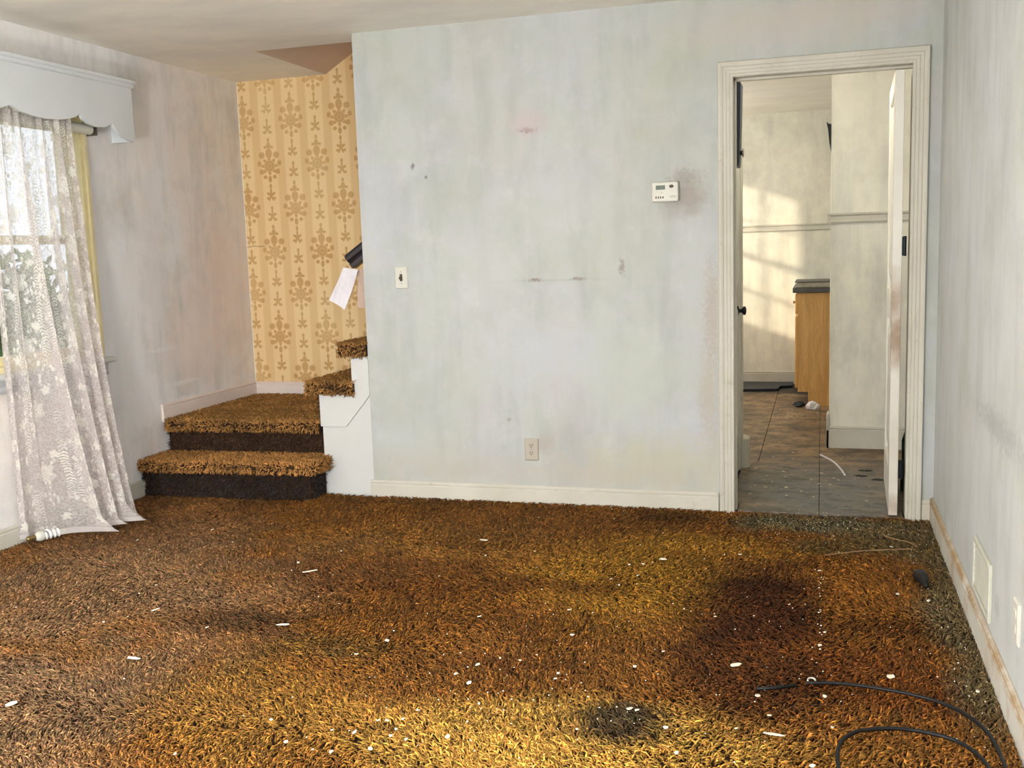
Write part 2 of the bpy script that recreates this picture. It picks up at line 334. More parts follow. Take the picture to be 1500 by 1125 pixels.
# ------------------------------------------------------------------ mesh helper
class MB:
    def __init__(s): s.v = []; s.f = []
    def box(s, x0, x1, y0, y1, z0, z1):
        b = len(s.v)
        s.v += [(x, y, z) for z in (z0, z1) for y in (y0, y1) for x in (x0, x1)]
        s.f += [tuple(b + i for i in q) for q in ((0, 2, 3, 1), (4, 5, 7, 6), (0, 1, 5, 4), (2, 6, 7, 3), (0, 4, 6, 2), (1, 3, 7, 5))]
        return s
    def loft(s, rings, closed=True, caps=True):
        b = len(s.v); k = len(rings[0])
        for r in rings: s.v += [tuple(p) for p in r]
        for i in range(len(rings) - 1):
            for j in range(k if closed else k - 1):
                j2 = (j + 1) % k
                s.f.append((b + i * k + j, b + i * k + j2, b + (i + 1) * k + j2, b + (i + 1) * k + j))
        if caps and closed:
            s.f.append(tuple(b + j for j in range(k))[::-1]); s.f.append(tuple(b + (len(rings) - 1) * k + j for j in range(k)))
        return s
    def prism(s, poly, axis, a0, a1):
        """polygon in the two other axes (in x,y,z order), extruded along axis"""
        def P(p, a):
            q = list(p); q.insert(axis, a); return tuple(q)
        return s.loft([[P(p, a0) for p in poly], [P(p, a1) for p in poly]])
    def tube(s, pts, rad, seg=8, caps=True):
        pts = [Vector(p) for p in pts]; rings = []; nrm = None
        for i, p in enumerate(pts):
            t = (pts[min(i + 1, len(pts) - 1)] - pts[max(i - 1, 0)]).normalized()
            if nrm is None:
                nrm = t.orthogonal().normalized()
            nrm = (nrm - t * nrm.dot(t)).normalized(); bn = t.cross(nrm)
            r = rad[i] if isinstance(rad, (list, tuple)) else rad
            rings.append([p + (nrm * math.cos(2 * math.pi * k / seg) + bn * math.sin(2 * math.pi * k / seg)) * r for k in range(seg)])
        return s.loft(rings, True, caps)
    def build(s, name, mat, parent=None, bevel=0.0, smooth=False, flip=False, seg=2):
        me = bpy.data.meshes.new(name); me.from_pydata(s.v, [], s.f)
        import bmesh
        bm = bmesh.new(); bm.from_mesh(me); bmesh.ops.recalc_face_normals(bm, faces=bm.faces); bm.to_mesh(me); bm.free()
        o = bpy.data.objects.new(name, me); COL.objects.link(o); me.materials.append(M[mat] if isinstance(mat, str) else mat)
        if smooth:
            for p in me.polygons: p.use_smooth = True
        if bevel:
            bv = o.modifiers.new('bevel', 'BEVEL'); bv.width = bevel; bv.segments = seg; bv.limit_method = 'ANGLE'; bv.angle_limit = 0.6
        if parent: o.parent = parent
        return o

def struct(o): o['kind'] = 'structure'; return o
def tag(o, label, cat, group=None):
    o['label'] = label; o['category'] = cat
    if group: o['group'] = group
    return o
def thing(name, loc, label, cat, group=None):
    o = bpy.data.objects.new(name, None); COL.objects.link(o); o.location = loc; o.empty_display_size = 0.1
    return tag(o, label, cat, group)
def adopt(parent, *objs):
    """parent world-coordinate meshes to an Empty standing elsewhere without moving them"""
    for o in objs:
        o.parent = parent; o.matrix_parent_inverse = Matrix.Translation(-Vector(parent.location))
    return objs
def smooth_path(pts, n=8):
    P = [Vector(p) for p in pts]; out = []
    for i in range(len(P) - 1):
        a, b, c_, d = P[max(i - 1, 0)], P[i], P[i + 1], P[min(i + 2, len(P) - 1)]
        for k in range(n):
            t = k / n
            out.append(0.5 * ((2 * b) + (c_ - a) * t + (2 * a - 5 * b + 4 * c_ - d) * t * t + (3 * b - a - 3 * c_ + d) * t ** 3))
    return out + [P[-1]]

# ------------------------------------------------------------------ room shell
FZ = -0.022                                             # carpet backing; pile tips reach about z = 0
KX0, KX1, KY1 = -2.0, 1.25, 4.60                        # kitchen
floor = struct(MB().box(XL - 0.1, XR + 0.05, YR - 0.1, 0.005, -0.12, FZ).box(XL - 0.1, XE, 0.0, YB + 0.1, -0.12, FZ).build('floor', 'carpet_back'))

DX0, DX1, DH = -0.400, 0.380, 2.037                     # doorway to the kitchen
struct(MB().box(XE, DX0 - 0.02, 0, 0.12, -0.1, H + 0.02).box(DX1 + 0.02, 1.35, 0, 0.12, -0.1, H + 0.02)
       .box(DX0 - 0.02, DX1 + 0.02, 0, 0.12, DH + 0.02, H + 0.02).build('wall_back', 'wall_back'))
RY = (-6.27, -4.97)                                      # unseen right-wall window, added to light the left wall
m = MB()
for y0, y1, z0, z1 in ((YR, RY[0], -0.1, H + 0.02), (RY[0], RY[1], -0.1, 0.8), (RY[0], RY[1], 2.1, H + 0.02), (RY[1], 0.0, -0.1, H + 0.02)):
    m.box(XR, XR + 0.12, y0, y1, z0, z1)
struct(m.build('wall_right', 'wall_right'))
WY0, WY1, WZ0, WZ1 = -1.70, -0.475, 0.79, 2.02           # window in the left wall
m = MB()
for y0, y1, z0, z1 in ((YR, WY0, -0.1, H), (WY0, WY1, -0.1, WZ0), (WY0, WY1, WZ1, H), (WY1, YB + 0.1, -0.1, H)):
    m.box(XL - 0.14, XL, y0, y1, z0, z1 + (0.02 if z1 == H else 0))
struct(m.build('wall_left', 'wall_left'))
m = MB()
RW = ((-3.40, -2.10), (-1.20, 0.10))
for x0, x1, z0, z1 in ((XL - 0.14, RW[0][0], -0.1, H), (RW[0][0], RW[0][1], -0.1, 0.85), (RW[0][0], RW[0][1], 2.15, H), (RW[0][1], RW[1][0], -0.1, H),
                       (RW[1][0], RW[1][1], -0.1, 0.85), (RW[1][0], RW[1][1], 2.15, H), (RW[1][1], XR + 0.12, -0.1, H)):
    m.box(x0, x1, YR - 0.14, YR, z0, z1)
struct(m.build('wall_front', 'wall_right'))
struct(MB().box(XL - 0.1, XR + 0.1, YR - 0.1, 0.19, H, H + 0.12).box(XL - 0.1, -2.97, 0.19, YB + 0.05, H, H + 0.12).build('ceiling', 'ceiling'))
# stair alcove: papered back wall, sloping soffit, closing walls of the stair shaft
struct(MB().box(XL, -0.54, YB, YB + 0.10, -0.1, 3.7).build('wall_alcove', 'wallpaper'))
struct(MB().prism([(-2.97, 2.4), (-1.2, 3.45), (-1.2, 3.6), (-2.97, 2.55)], 1, 0.19, YB).build('ceiling.001', 'soffit'))
struct(MB().box(-2.97, -1.2, 0.10, 0.19, H + 0.005, 3.7).box(-1.3, -1.2, 0.121, YB, -0.1, 3.7).build('wall_shaft', 'soffit'))
# kitchen shell
struct(MB().box(KX0 - 0.1, KX1 + 0.1, KY1, KY1 + 0.1, -0.1, H).build('wall_kitchen_back', 'kitchen_wall'))
KW = (2.70, 3.80, 0.95, 2.34)
m = MB()
for y0, y1, z0, z1 in ((YB + 0.1, KW[0], -0.1, H), (KW[0], KW[1], -0.1, KW[2]), (KW[0], KW[1], KW[3], H), (KW[1], KY1, -0.1, H)):
    m.box(KX0 - 0.12, KX0, y0, y1, z0, z1)
struct(m.build('wall_kitchen_left', 'kitchen_wall'))
struct(MB().box(KX1, KX1 + 0.1, 0.12, KY1, -0.1, H).build('wall_kitchen_right', 'kitchen_wall'))
struct(MB().box(KX0 - 0.1, -0.545, YB + 0.10, YB + 0.12, -0.1, H).box(-0.54, -0.440, 0.97, YB + 0.12, -0.1, H).box(-0.54, -0.440, 0.12, 0.22, -0.1, H)
       .box(-0.54, -0.44, 0.22, 0.97, 2.06, H).build('wall_stair_end', 'kitchen_wall'))
struct(MB().box(0.05, KX1, 1.65, 1.78, -0.1, H).build('wall_partition', 'kitchen_wall', bevel=0.008))
struct(MB().box(KX0 - 0.1, KX1 + 0.1, YB + 0.12, KY1 + 0.1, H, H + 0.12).box(-0.54, KX1 + 0.1, 0.12, YB + 0.12, H, H + 0.12).build('ceiling.002', 'ceiling'))
# kitchen floor: worn sheet panels with open joints
kf = struct(MB().box(KX0 - 0.1, KX1 + 0.1, YB + 0.12, KY1, -0.14, -0.024).box(-0.54, KX1 + 0.1, 0.0, YB + 0.12, -0.14, -0.024).build('floor.001', 'rubbish'))
xs_ = [-1.99, -1.17, -0.352, -0.004, 0.66, 1.24]
def panel(x0, x1, y0, y1):
    g = 0.0012; dz = random.uniform(-0.001, 0.0015)
    return MB().box(x0 + g, x1 - g, y0 + g, y1 - g, -0.024, -0.012 + dz).build('floor_panel', 'vinyl', kf, bevel=0.002)
for i in range(5):
    for y0, y1 in ((1.145, 2.26), (2.26, 3.03), (3.03, 3.81), (3.81, 4.59)):
        panel(xs_[i], xs_[i + 1], y0, y1)
for x0, x1 in ((-0.385, -0.004), (-0.004, 0.375)): panel(x0, x1, 0.007, 0.15)
for x0, x1 in ((-0.435, -0.004), (-0.004, 0.66), (0.66, 1.24)): panel(x0, x1, 0.15, 1.145)

# baseboards ---------------------------------------------------------------
def base_profile(h=0.078, z0=-0.03, t=0.016):
    return [(0, z0), (t, z0), (t, h - 0.024), (t - 0.005, h - 0.020), (t - 0.002, h - 0.014), (t - 0.002, h - 0.008), (t - 0.010, h), (0, h)]
def baseboard(name, axis, a0, a1, wall, sign, h=0.078, z0=-0.03, mat='trim'):
    P = base_profile(h, z0); rings = []
    for a in (a0, a1):
        rings.append([((a, wall + sign * d, z) if axis == 0 else (wall + sign * d, a, z)) for d, z in P])
    return struct(MB().loft(rings).build(name, mat, bevel=0.0015))
baseboard('baseboard_back', 0, -2.318, DX0 - 0.072, 0.0, -1)
baseboard('baseboard_back.001', 0, DX1 + 0.068, XR - 0.014, 0.0, -1)
baseboard('baseboard_right', 1, YR, -0.002, XR, -1, 0.092, mat='worn_trim')
baseboard('baseboard_left', 1, YR, -0.20, XL, 1, 0.084)
baseboard('baseboard_landing', 1, -0.008, YB, XL, 1, 0.472, 0.37, 'skirt')
baseboard('baseboard_alcove', 0, XL + 0.004, -2.55, YB, -1, 0.466, 0.37, 'skirt')
baseboard('baseboard_kitchen_back', 0, KX0, KX1, KY1, -1, 0.105)
baseboard('baseboard_partition', 0, 0.034, KX1, 1.65, -1, 0.125)
baseboard('baseboard_partition.001', 1, 1.634, 1.78, 0.05, -1, 0.20)
# rounded plinth at the foot of the stair end wall
struct(MB().prism([(-0.44, 0.97), (-0.405, 0.975), (-0.392, 1.0), (-0.392, 1.05), (-0.405, 1.10), (-0.44, 1.13)], 2, -0.02, 0.16).build('baseboard_stair_end', 'trim', bevel=0.006))
# chair rails in the kitchen
P = [(0, 1.362), (0.010, 1.362), (0.016, 1.372), (0.012, 1.385), (0.012, 1.405), (0.020, 1.414), (0.020, 1.424), (0, 1.424)]
struct(MB().loft([[(a, KY1 - d, z) for d, z in P] for a in (KX0, KX1)]).build('trim_3', 'trim'))
P2 = [(d, z + 0.012) for d, z in P]
struct(MB().loft([[(a, 1.65 - d, z) for d, z in P2] for a in (0.032, KX1)]).loft([[(0.05 - d, a, z) for d, z in P2] for a in (1.632, 1.78)]).build('trim_4', 'trim'))

# door casing and jamb -----------------------------------------------------
prof = [(0.0, 0.0), (0.0, 0.012), (0.004, 0.016), (0.012, 0.016), (0.014, 0.0135), (0.017, 0.016), (0.028, 0.017), (0.030, 0.0145), (0.033, 0.017),
        (0.044, 0.018), (0.046, 0.0155), (0.049, 0.019), (0.058, 0.022), (0.067, 0.022), (0.070, 0.018), (0.070, 0.0)]
rings = []
x0, x1, hh = DX0 + 0.004, DX1 - 0.004, DH - 0.002
for k in range(4):
    rings.append([((x0 - d) if k < 2 else (x1 + min(d, 0.068)), -t, (-0.03 if k in (0, 3) else hh + d)) for d, t in prof])
struct(MB().loft(rings).build('trim_1', 'trim'))
struct(MB().box(DX0 - 0.02, DX0, 0.0005, 0.13, -0.024, DH).box(DX1, DX1 + 0.02, 0.0005, 0.13, -0.024, DH).box(DX0 - 0.02, DX1 + 0.02, 0.0005, 0.13, DH, DH + 0.02)
       .box(DX0, DX0 + 0.011, 0.055, 0.090, -0.02, DH).box(DX0, DX1, 0.055, 0.090, DH - 0.011, DH).build('trim_2', 'trim', bevel=0.0015))

# ------------------------------------------------------------------ kitchen door, standing open into the kitchen
LW, LT = 0.755, 0.040
dl = MB()
st, pz = 0.105, [(0.20, 0.90), (1.03, 1.94)]
dl.box(0, LT, 0, st, 0, 2.025).box(0, LT, LW - st, LW, 0, 2.025)
for z0, z1 in ((0, 0.20), (0.90, 1.03), (1.94, 2.025)): dl.box(0.0, LT, st, LW - st, z0, z1)
door = struct(dl.build('door_1', 'door', bevel=0.002))
ang = -math.radians(1.6)
door.location = (0.306, 0.028, -0.008); door.rotation_euler = (0, 0, ang)
for z0, z1 in pz:
    p = MB().box(0.013, LT - 0.013, st, LW - st, z0, z1)
    p.loft([[(x, st + i, z0 + i), (x, LW - st - i, z0 + i), (x, LW - st - i, z1 - i), (x, st + i, z1 - i)] for x, i in ((0.013, 0.04), (0.004, 0.075))])
    p.loft([[(x, st + i, z0 + i), (x, LW - st - i, z0 + i), (x, LW - st - i, z1 - i), (x, st + i, z1 - i)] for x, i in ((LT - 0.013, 0.04), (LT - 0.004, 0.075))])
    p.build('door_panel', 'door', door)
for y0, s_ in ((-1, 1),):
    for z in (0.22, 1.25):
        hg = MB().tube([(LT + 0.012, 0.004, z - 0.045), (LT + 0.012, 0.004, z + 0.045)], 0.0075, 8)
        hg.box(LT, LT + 0.010, 0.006, 0.03, z - 0.042, z + 0.042)
        hg.build('hinge', 'dark_metal', door)
# cellar door in the end wall of the stairs, seen edge-on behind the left jamb
d2 = MB().box(-0.48, -0.447, 0.225, 0.965, -0.010, 2.04)
for z0, z1 in ((0.20, 0.92), (1.05, 1.92)):
    d2.loft([[(x, 0.33 + i, z0 + i), (x, 0.86 - i, z0 + i), (x, 0.86 - i, z1 - i), (x, 0.33 + i, z1 - i)] for x, i in ((-0.447, 0.0), (-0.441, 0.012), (-0.441, 0.03), (-0.446, 0.04))], caps=False)
d2 = struct(d2.build('door_2', 'trim', bevel=0.002))
kn = MB().tube([(-0.447, 0.85, 0.905), (-0.440, 0.85, 0.905), (-0.436, 0.85, 0.905), (-0.424, 0.85, 0.905), (-0.412, 0.85, 0.905), (-0.402, 0.85, 0.905), (-0.398, 0.85, 0.905)],
                [0.028, 0.026, 0.010, 0.011, 0.025, 0.023, 0.010], 16)
kn.build('door_knob', 'dark_metal', d2, smooth=True)
struct(MB().box(-0.44, -0.428, 0.165, 0.222, -0.02, 2.10).box(-0.44, -0.428, 0.968, 1.02, 0.16, 2.10).box(-0.44, -0.428, 0.222, 0.968, 2.045, 2.10).build('trim_6', 'trim', bevel=0.002))

# ------------------------------------------------------------------ windows
def window(name, axis, wall, out, a0, a1, z0, z1, cols=1, rows=2, muntins=(0, 0), mat='trim', depth=0.14):
    """double-hung window in a wall opening; wall = inner plane, out = outward sign"""
    def B(m, p0, p1, d0, d1, z0_, z1_):
        q0, q1 = wall + out * min(d0, d1), wall + out * max(d0, d1); lo, hi = min(q0, q1), max(q0, q1)
        if axis == 1: m.box(lo, hi, p0, p1, z0_, z1_)
        else: m.box(p0, p1, lo, hi, z0_, z1_)
    m = MB(); j = 0.03
    B(m, a0, a0 + j, 0, depth, z0, z1); B(m, a1 - j, a1, 0, depth, z0, z1); B(m, a0 + j, a1 - j, 0, depth, z1 - j, z1); B(m, a0 + j, a1 - j, 0, depth, z0, z0 + j)
    root = struct(m.build(name, mat, bevel=0.002))
    zm = (z0 + z1) / 2; s = 0.042
    for k, (b0, b1) in enumerate(((z0 + j, zm + 0.02), (zm - 0.02, z1 - j))):
        d0 = 0.055 + 0.035 * k
        m = MB(); x0_, x1_ = a0 + j, a1 - j
        B(m, x0_, x0_ + s, d0, d0 + 0.032, b0, b1); B(m, x1_ - s, x1_, d0, d0 + 0.032, b0, b1)
        B(m, x0_ + s, x1_ - s, d0, d0 + 0.032, b0, b0 + s); B(m, x0_ + s, x1_ - s, d0, d0 + 0.032, b1 - s, b1)
        for i in range(muntins[0]):
            xc = x0_ + s + (x1_ - x0_ - 2 * s) * (i + 1) / (muntins[0] + 1); B(m, xc - 0.012, xc + 0.012, d0 + 0.004, d0 + 0.028, b0 + s, b1 - s)
        for i in range(muntins[1]):
            zc = b0 + s + (b1 - b0 - 2 * s) * (i + 1) / (muntins[1] + 1); B(m, x0_ + s, x1_ - s, d0 + 0.005, d0 + 0.027, zc - 0.012, zc + 0.012)
        m.build('sash', mat, root, bevel=0.002)
        m = MB(); B(m, x0_ + s, x1_ - s, d0 + 0.013, d0 + 0.018, b0 + s, b1 - s); m.build('pane', 'glass', root)
    return root
w1 = window('window_1', 1, XL, -1, WY0, WY1, WZ0, WZ1, mat='cream')
MB().box(XL, XL + 0.018, WY1 - 0.012, WY1 + 0.012, WZ0, WZ1 + 0.03).box(XL, XL + 0.018, WY0 - 0.06, WY0 + 0.012, WZ0, WZ1 + 0.03).box(XL, XL + 0.018, WY0 + 0.012, WY1 - 0.012, WZ1 - 0.012, WZ1 + 0.03).build('window_casing', 'cream', w1, bevel=0.004)
MB().box(XL - 0.02, XL + 0.040, WY0 - 0.14, WY1 + 0.075, WZ0 - 0.024, WZ0 + 0.002).build('window_sill', 'white_gloss', w1, bevel=0.006)
MB().prism([(XL, 0.70), (XL + 0.014, 0.70), (XL + 0.020, 0.715), (XL + 0.014, 0.73), (XL + 0.018, 0.766), (XL, 0.766)], 1, WY0 - 0.10, WY1 + 0.03).build('apron', 'grey_sill', w1)
window('window_2', 0, YR, -1, RW[0][0], RW[0][1], 0.85, 2.15)  # unseen rear pair, added to light the room
window('window_3', 0, YR, -1, RW[1][0], RW[1][1], 0.85, 2.15)
window('added_window_5', 1, XR, 1, RY[0], RY[1], 0.8, 2.1, depth=0.12)  # unseen window added to brighten the left wall
window('window_4', 1, KX0, -1, KW[0], KW[1], KW[2], KW[3], muntins=(2, 1), depth=0.12)

# ------------------------------------------------------------------ outside
struct(MB().box(-40, 20, -40, 30, -0.5, -0.4).build('ground', 'lawn'))
struct(MB().box(-7.3, -7.0, -17, -2.95, -0.4, 5.4).build('wall_sun_blocker', 'blocker'))  # unseen wall added to keep the sun off the living room
def shrub(loc, rad, h, count, label):
    root = thing('shrub', loc, label, 'shrub', 'shrubs outside the window')
    th = rng.uniform(0, 2 * math.pi, count); ph = np.arccos(rng.uniform(-0.2, 1, count)); rr_ = rng.uniform(0.65, 1.0, count) ** 0.5
    c_ = np.stack([np.cos(th) * np.sin(ph) * rad * rr_, np.sin(th) * np.sin(ph) * rad * rr_, 0.25 + np.cos(ph) * h * rr_], 1)
    m_ = MB()
    for p in c_:
        a = Vector(rng.normal(size=3)).normalized(); b_ = a.orthogonal().normalized(); s_ = rng.uniform(0.03, 0.055)
        p = Vector(p); k = len(m_.v)
        m_.v += [tuple(p - a * s_ * 1.6), tuple(p + b_ * s_ * 0.7), tuple(p + a * s_ * 1.6), tuple(p - b_ * s_ * 0.7)]; m_.f.append((k, k + 1, k + 2, k + 3))
    m_.build('foliage', 'leaf', root)
    t_ = MB()
    for k in range(5):
        e = Vector((random.uniform(-1, 1) * rad * 0.5, random.uniform(-1, 1) * rad * 0.5, h * 0.9)); t_.tube([(0, 0, 0), tuple(e * 0.4), tuple(e)], [0.03, 0.02, 0.008], 6)
    t_.build('stem', 'string', root)
    return root
shrub((-6.1, 1.15, -0.4), 0.75, 1.30, 1500, 'green leafy shrub outside, faint through the lace beside the window edge')
shrub((-7.2, 2.9, -0.4), 0.8, 1.6, 1500, 'larger green shrub farther outside behind the lace curtain')

# ------------------------------------------------------------------ carpet pile
def strands(name, P, Nn, col, L, R, lean, parent=None, bias=None):
    n_ = len(P)
    t = rng.normal(size=(n_, 3)); t -= (t * Nn).sum(1, keepdims=True) * Nn; t /= np.linalg.norm(t, axis=1, keepdims=True) + 1e-9
    if bias is not None:
        t = t + bias; t -= (t * Nn).sum(1, keepdims=True) * Nn; t /= np.linalg.norm(t, axis=1, keepdims=True) + 1e-9
    ln = lean * rng.uniform(0.5, 1.3, (n_, 1)); L = (L * rng.uniform(0.75, 1.2, n_))[:, None]; R = (R * rng.uniform(0.75, 1.25, n_))[:, None]
    s_ = np.cross(Nn, t)
    mid = P + Nn * L * 0.55 + t * L * ln * 0.45 + s_ * L * rng.normal(0, 0.12, (n_, 1))
    tip = mid + Nn * L * 0.22 + t * L * ln * 0.75 + s_ * L * rng.normal(0, 0.2, (n_, 1))
    V = np.zeros((n_, 7, 3))
    for k in range(3):
        a = 2 * math.pi * k / 3
        o = (t * math.cos(a) + s_ * math.sin(a)) * R
        V[:, k] = P + o * 0.8; V[:, 3 + k] = mid + (o * 0.9 + Nn * R * math.cos(a) * -0.5)
    V[:, 6] = tip
    tri = np.array([[0, 1, 4], [0, 4, 3], [1, 2, 5], [1, 5, 4], [2, 0, 3], [2, 3, 5], [3, 4, 6], [4, 5, 6], [5, 3, 6]])
    F = (tri[None] + (np.arange(n_) * 7)[:, None, None]).reshape(-1)
    me = bpy.data.meshes.new(name)
    me.vertices.add(n_ * 7); me.vertices.foreach_set('co', V.astype(np.float32).reshape(-1))
    nf = len(F) // 3
    me.loops.add(nf * 3); me.loops.foreach_set('vertex_index', F.astype(np.int32))
    me.polygons.add(nf); me.polygons.foreach_set('loop_start', (np.arange(nf) * 3).astype(np.int32))
    me.polygons.foreach_set('use_smooth', np.ones(nf, dtype=bool))
    me.update(calc_edges=True)
    ca = me.color_attributes.new('Col', 'FLOAT_COLOR', 'POINT')
    C = np.ones((n_, 7, 4), np.float32); C[:, :, :3] = col[:, None, :]
    ca.data.foreach_set('color', C.reshape(-1))
    me.materials.append(M['pile'])
    o = bpy.data.objects.new(name, me); COL.objects.link(o); o['kind'] = 'stuff'
    if parent: o.parent = parent
    return o

def vnoise(x, y, s, seed):
    r_ = np.random.default_rng(seed); G = r_.uniform(0, 1, (128, 128))
    u_, v_ = x * s + 37.3, y * s + 51.7; i, j = np.floor(u_).astype(int), np.floor(v_).astype(int); fu, fv = u_ - i, v_ - j
    fu = fu * fu * (3 - 2 * fu); fv = fv * fv * (3 - 2 * fv); g = lambda a, b: G[a % 128, b % 128]
    return (g(i, j) * (1 - fu) + g(i + 1, j) * fu) * (1 - fv) + (g(i, j + 1) * (1 - fu) + g(i + 1, j + 1) * fu) * fv
L3 = lambda r, g, b: np.array(lin(r, g, b)[:3])
CARPET_TONES = [  # x, y, rx, ry, colour, amount : wear, spills and golden areas, plus the left side's shade painted in
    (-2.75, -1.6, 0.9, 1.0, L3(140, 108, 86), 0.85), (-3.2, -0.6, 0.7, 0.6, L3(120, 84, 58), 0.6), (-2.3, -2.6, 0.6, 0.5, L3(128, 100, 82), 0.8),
    (-0.80, -1.15, 0.50, 0.55, L3(160, 116, 40), 0.8), (-0.55, -0.62, 0.45, 0.22, L3(156, 112, 42), 0.8), (-0.62, -2.45, 0.80, 0.30, L3(190, 146, 76), 0.9),
    (-1.55, -2.50, 0.42, 0.38, L3(146, 104, 48), 0.75), (-2.15, -2.90, 0.55, 0.35, L3(124, 94, 72), 0.85), (-1.25, -1.6, 0.6, 0.5, L3(122, 76, 28), 0.6), (-1.7, -0.8, 0.9, 0.4, L3(136, 94, 46), 0.6), (-1.6, -1.25, 0.7, 0.25, L3(108, 64, 26), 0.6),
    (-0.17, -1.40, 0.30, 0.55, L3(68, 34, 12), 0.95), (0.12, -1.95, 0.40, 0.45, L3(118, 66, 24), 0.8), (-0.25, -1.95, 0.25, 0.25, L3(92, 52, 20), 0.8),
    (0.17, -1.15, 0.22, 0.5, L3(142, 90, 34), 0.8), (0.20, -1.45, 0.20, 0.10, L3(86, 50, 20), 0.7), (0.47, -1.3, 0.13, 1.4, L3(112, 96, 74), 0.95), (0.42, -0.4, 0.25, 0.45, L3(104, 88, 66), 0.85),
    (-0.05, -0.18, 0.45, 0.22, L3(104, 96, 78), 0.95), (0.18, -0.50, 0.40, 0.14, L3(112, 90, 58), 0.7), (-0.53, -2.33, 0.15, 0.14, L3(66, 52, 38), 0.95), (-0.50, -2.25, 0.09, 0.09, L3(70, 58, 44), 0.8),
    (-1.53, -2.04, 0.05, 0.05, L3(40, 40, 34), 0.95), (-1.55, -2.0, 0.24, 0.12, L3(122, 88, 42), 0.7), (-2.02, -1.85, 0.32, 0.13, L3(82, 54, 30), 0.8), (-0.62, -0.16, 0.28, 0.14, L3(82, 54, 24), 0.8), (-2.0, -0.1, 0.5, 0.1, L3(104, 70, 34), 0.6),
    (-1.0, -2.0, 0.35, 0.12, L3(104, 62, 26), 0.6), (-0.47, -1.05, 0.10, 0.35, L3(120, 82, 34), 0.4), (0.3, -2.4, 0.4, 0.3, L3(150, 100, 46), 0.7)]
def carpet_colour(x, y, cscale=1.0):
    n1, n2 = vnoise(x, y, 2.2, 1), vnoise(x, y, 7.0, 2); n3 = vnoise(x, y, 28.0, 3)
    c = np.tile(L3(124, 80, 34), (len(x), 1)); w = (n1 - 0.5) * 0.5 + (n2 - 0.5) * 0.5
    for sx_, sy_, rx, ry, cc, amt in CARPET_TONES:
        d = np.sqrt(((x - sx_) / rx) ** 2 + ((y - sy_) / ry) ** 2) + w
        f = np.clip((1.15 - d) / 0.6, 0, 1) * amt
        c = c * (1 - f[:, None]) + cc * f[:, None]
    c = c * (0.72 + 0.42 * n2 + 0.22 * n3)[:, None]
    c = c * np.array([0.94, 0.94, 0.72])
    return c * rng.lognormal(0, 0.42, len(x))[:, None] * (1 + rng.normal(0, 0.06, (len(x), 3)))
def floor_points(x0, x1, y0, y1, dens):
    k = int((x1 - x0) * (y1 - y0) * dens)
    return rng.uniform(x0, x1, k), rng.uniform(y0, y1, k)
xa, ya = floor_points(XL + 0.016, XR - 0.016, -3.2, -0.004, 13500)
xb, yb_ = floor_points(XL + 0.016, XR - 0.016, YR + 0.02, -3.2, 1800)
xc, yc = floor_points(XL + 0.02, XE, 0.0, 0.10, 2000)
x_ = np.concatenate([xa, xb]); y_ = np.concatenate([ya, yb_])
wear = np.clip(1.25 - np.sqrt(((x_ + 0.05) / 0.45) ** 2 + ((y_ + 0.12) / 0.30) ** 2), 0, 1)        # trodden flat at the doorway
keep = ~((y_ > -0.20) & (x_ < -2.62)) & ~((y_ > -0.018) & ((x_ < DX0) | (x_ > DX1)))
x_, y_, wear = x_[keep], y_[keep], wear[keep]
dirt = np.clip(1.2 - np.abs(x_ - XR) / 0.17, 0, 1)
P_ = np.stack([x_, y_, np.full_like(x_, FZ)], 1); N_ = np.tile(np.array([0, 0, 1.0]), (len(x_), 1))
Ls = 0.024 * (1 - 0.55 * wear) * (1 - 0.25 * dirt); Rs = np.where(y_ < -3.2, 0.0065, 0.0031)
ang_ = vnoise(x_, y_, 1.6, 9) * 9
bias = np.stack([np.cos(ang_), np.sin(ang_), 0 * ang_], 1) * 0.9
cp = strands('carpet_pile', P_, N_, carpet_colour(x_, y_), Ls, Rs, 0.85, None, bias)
tag(cp, 'worn golden brown shag carpet pile covering the whole floor', 'carpet')

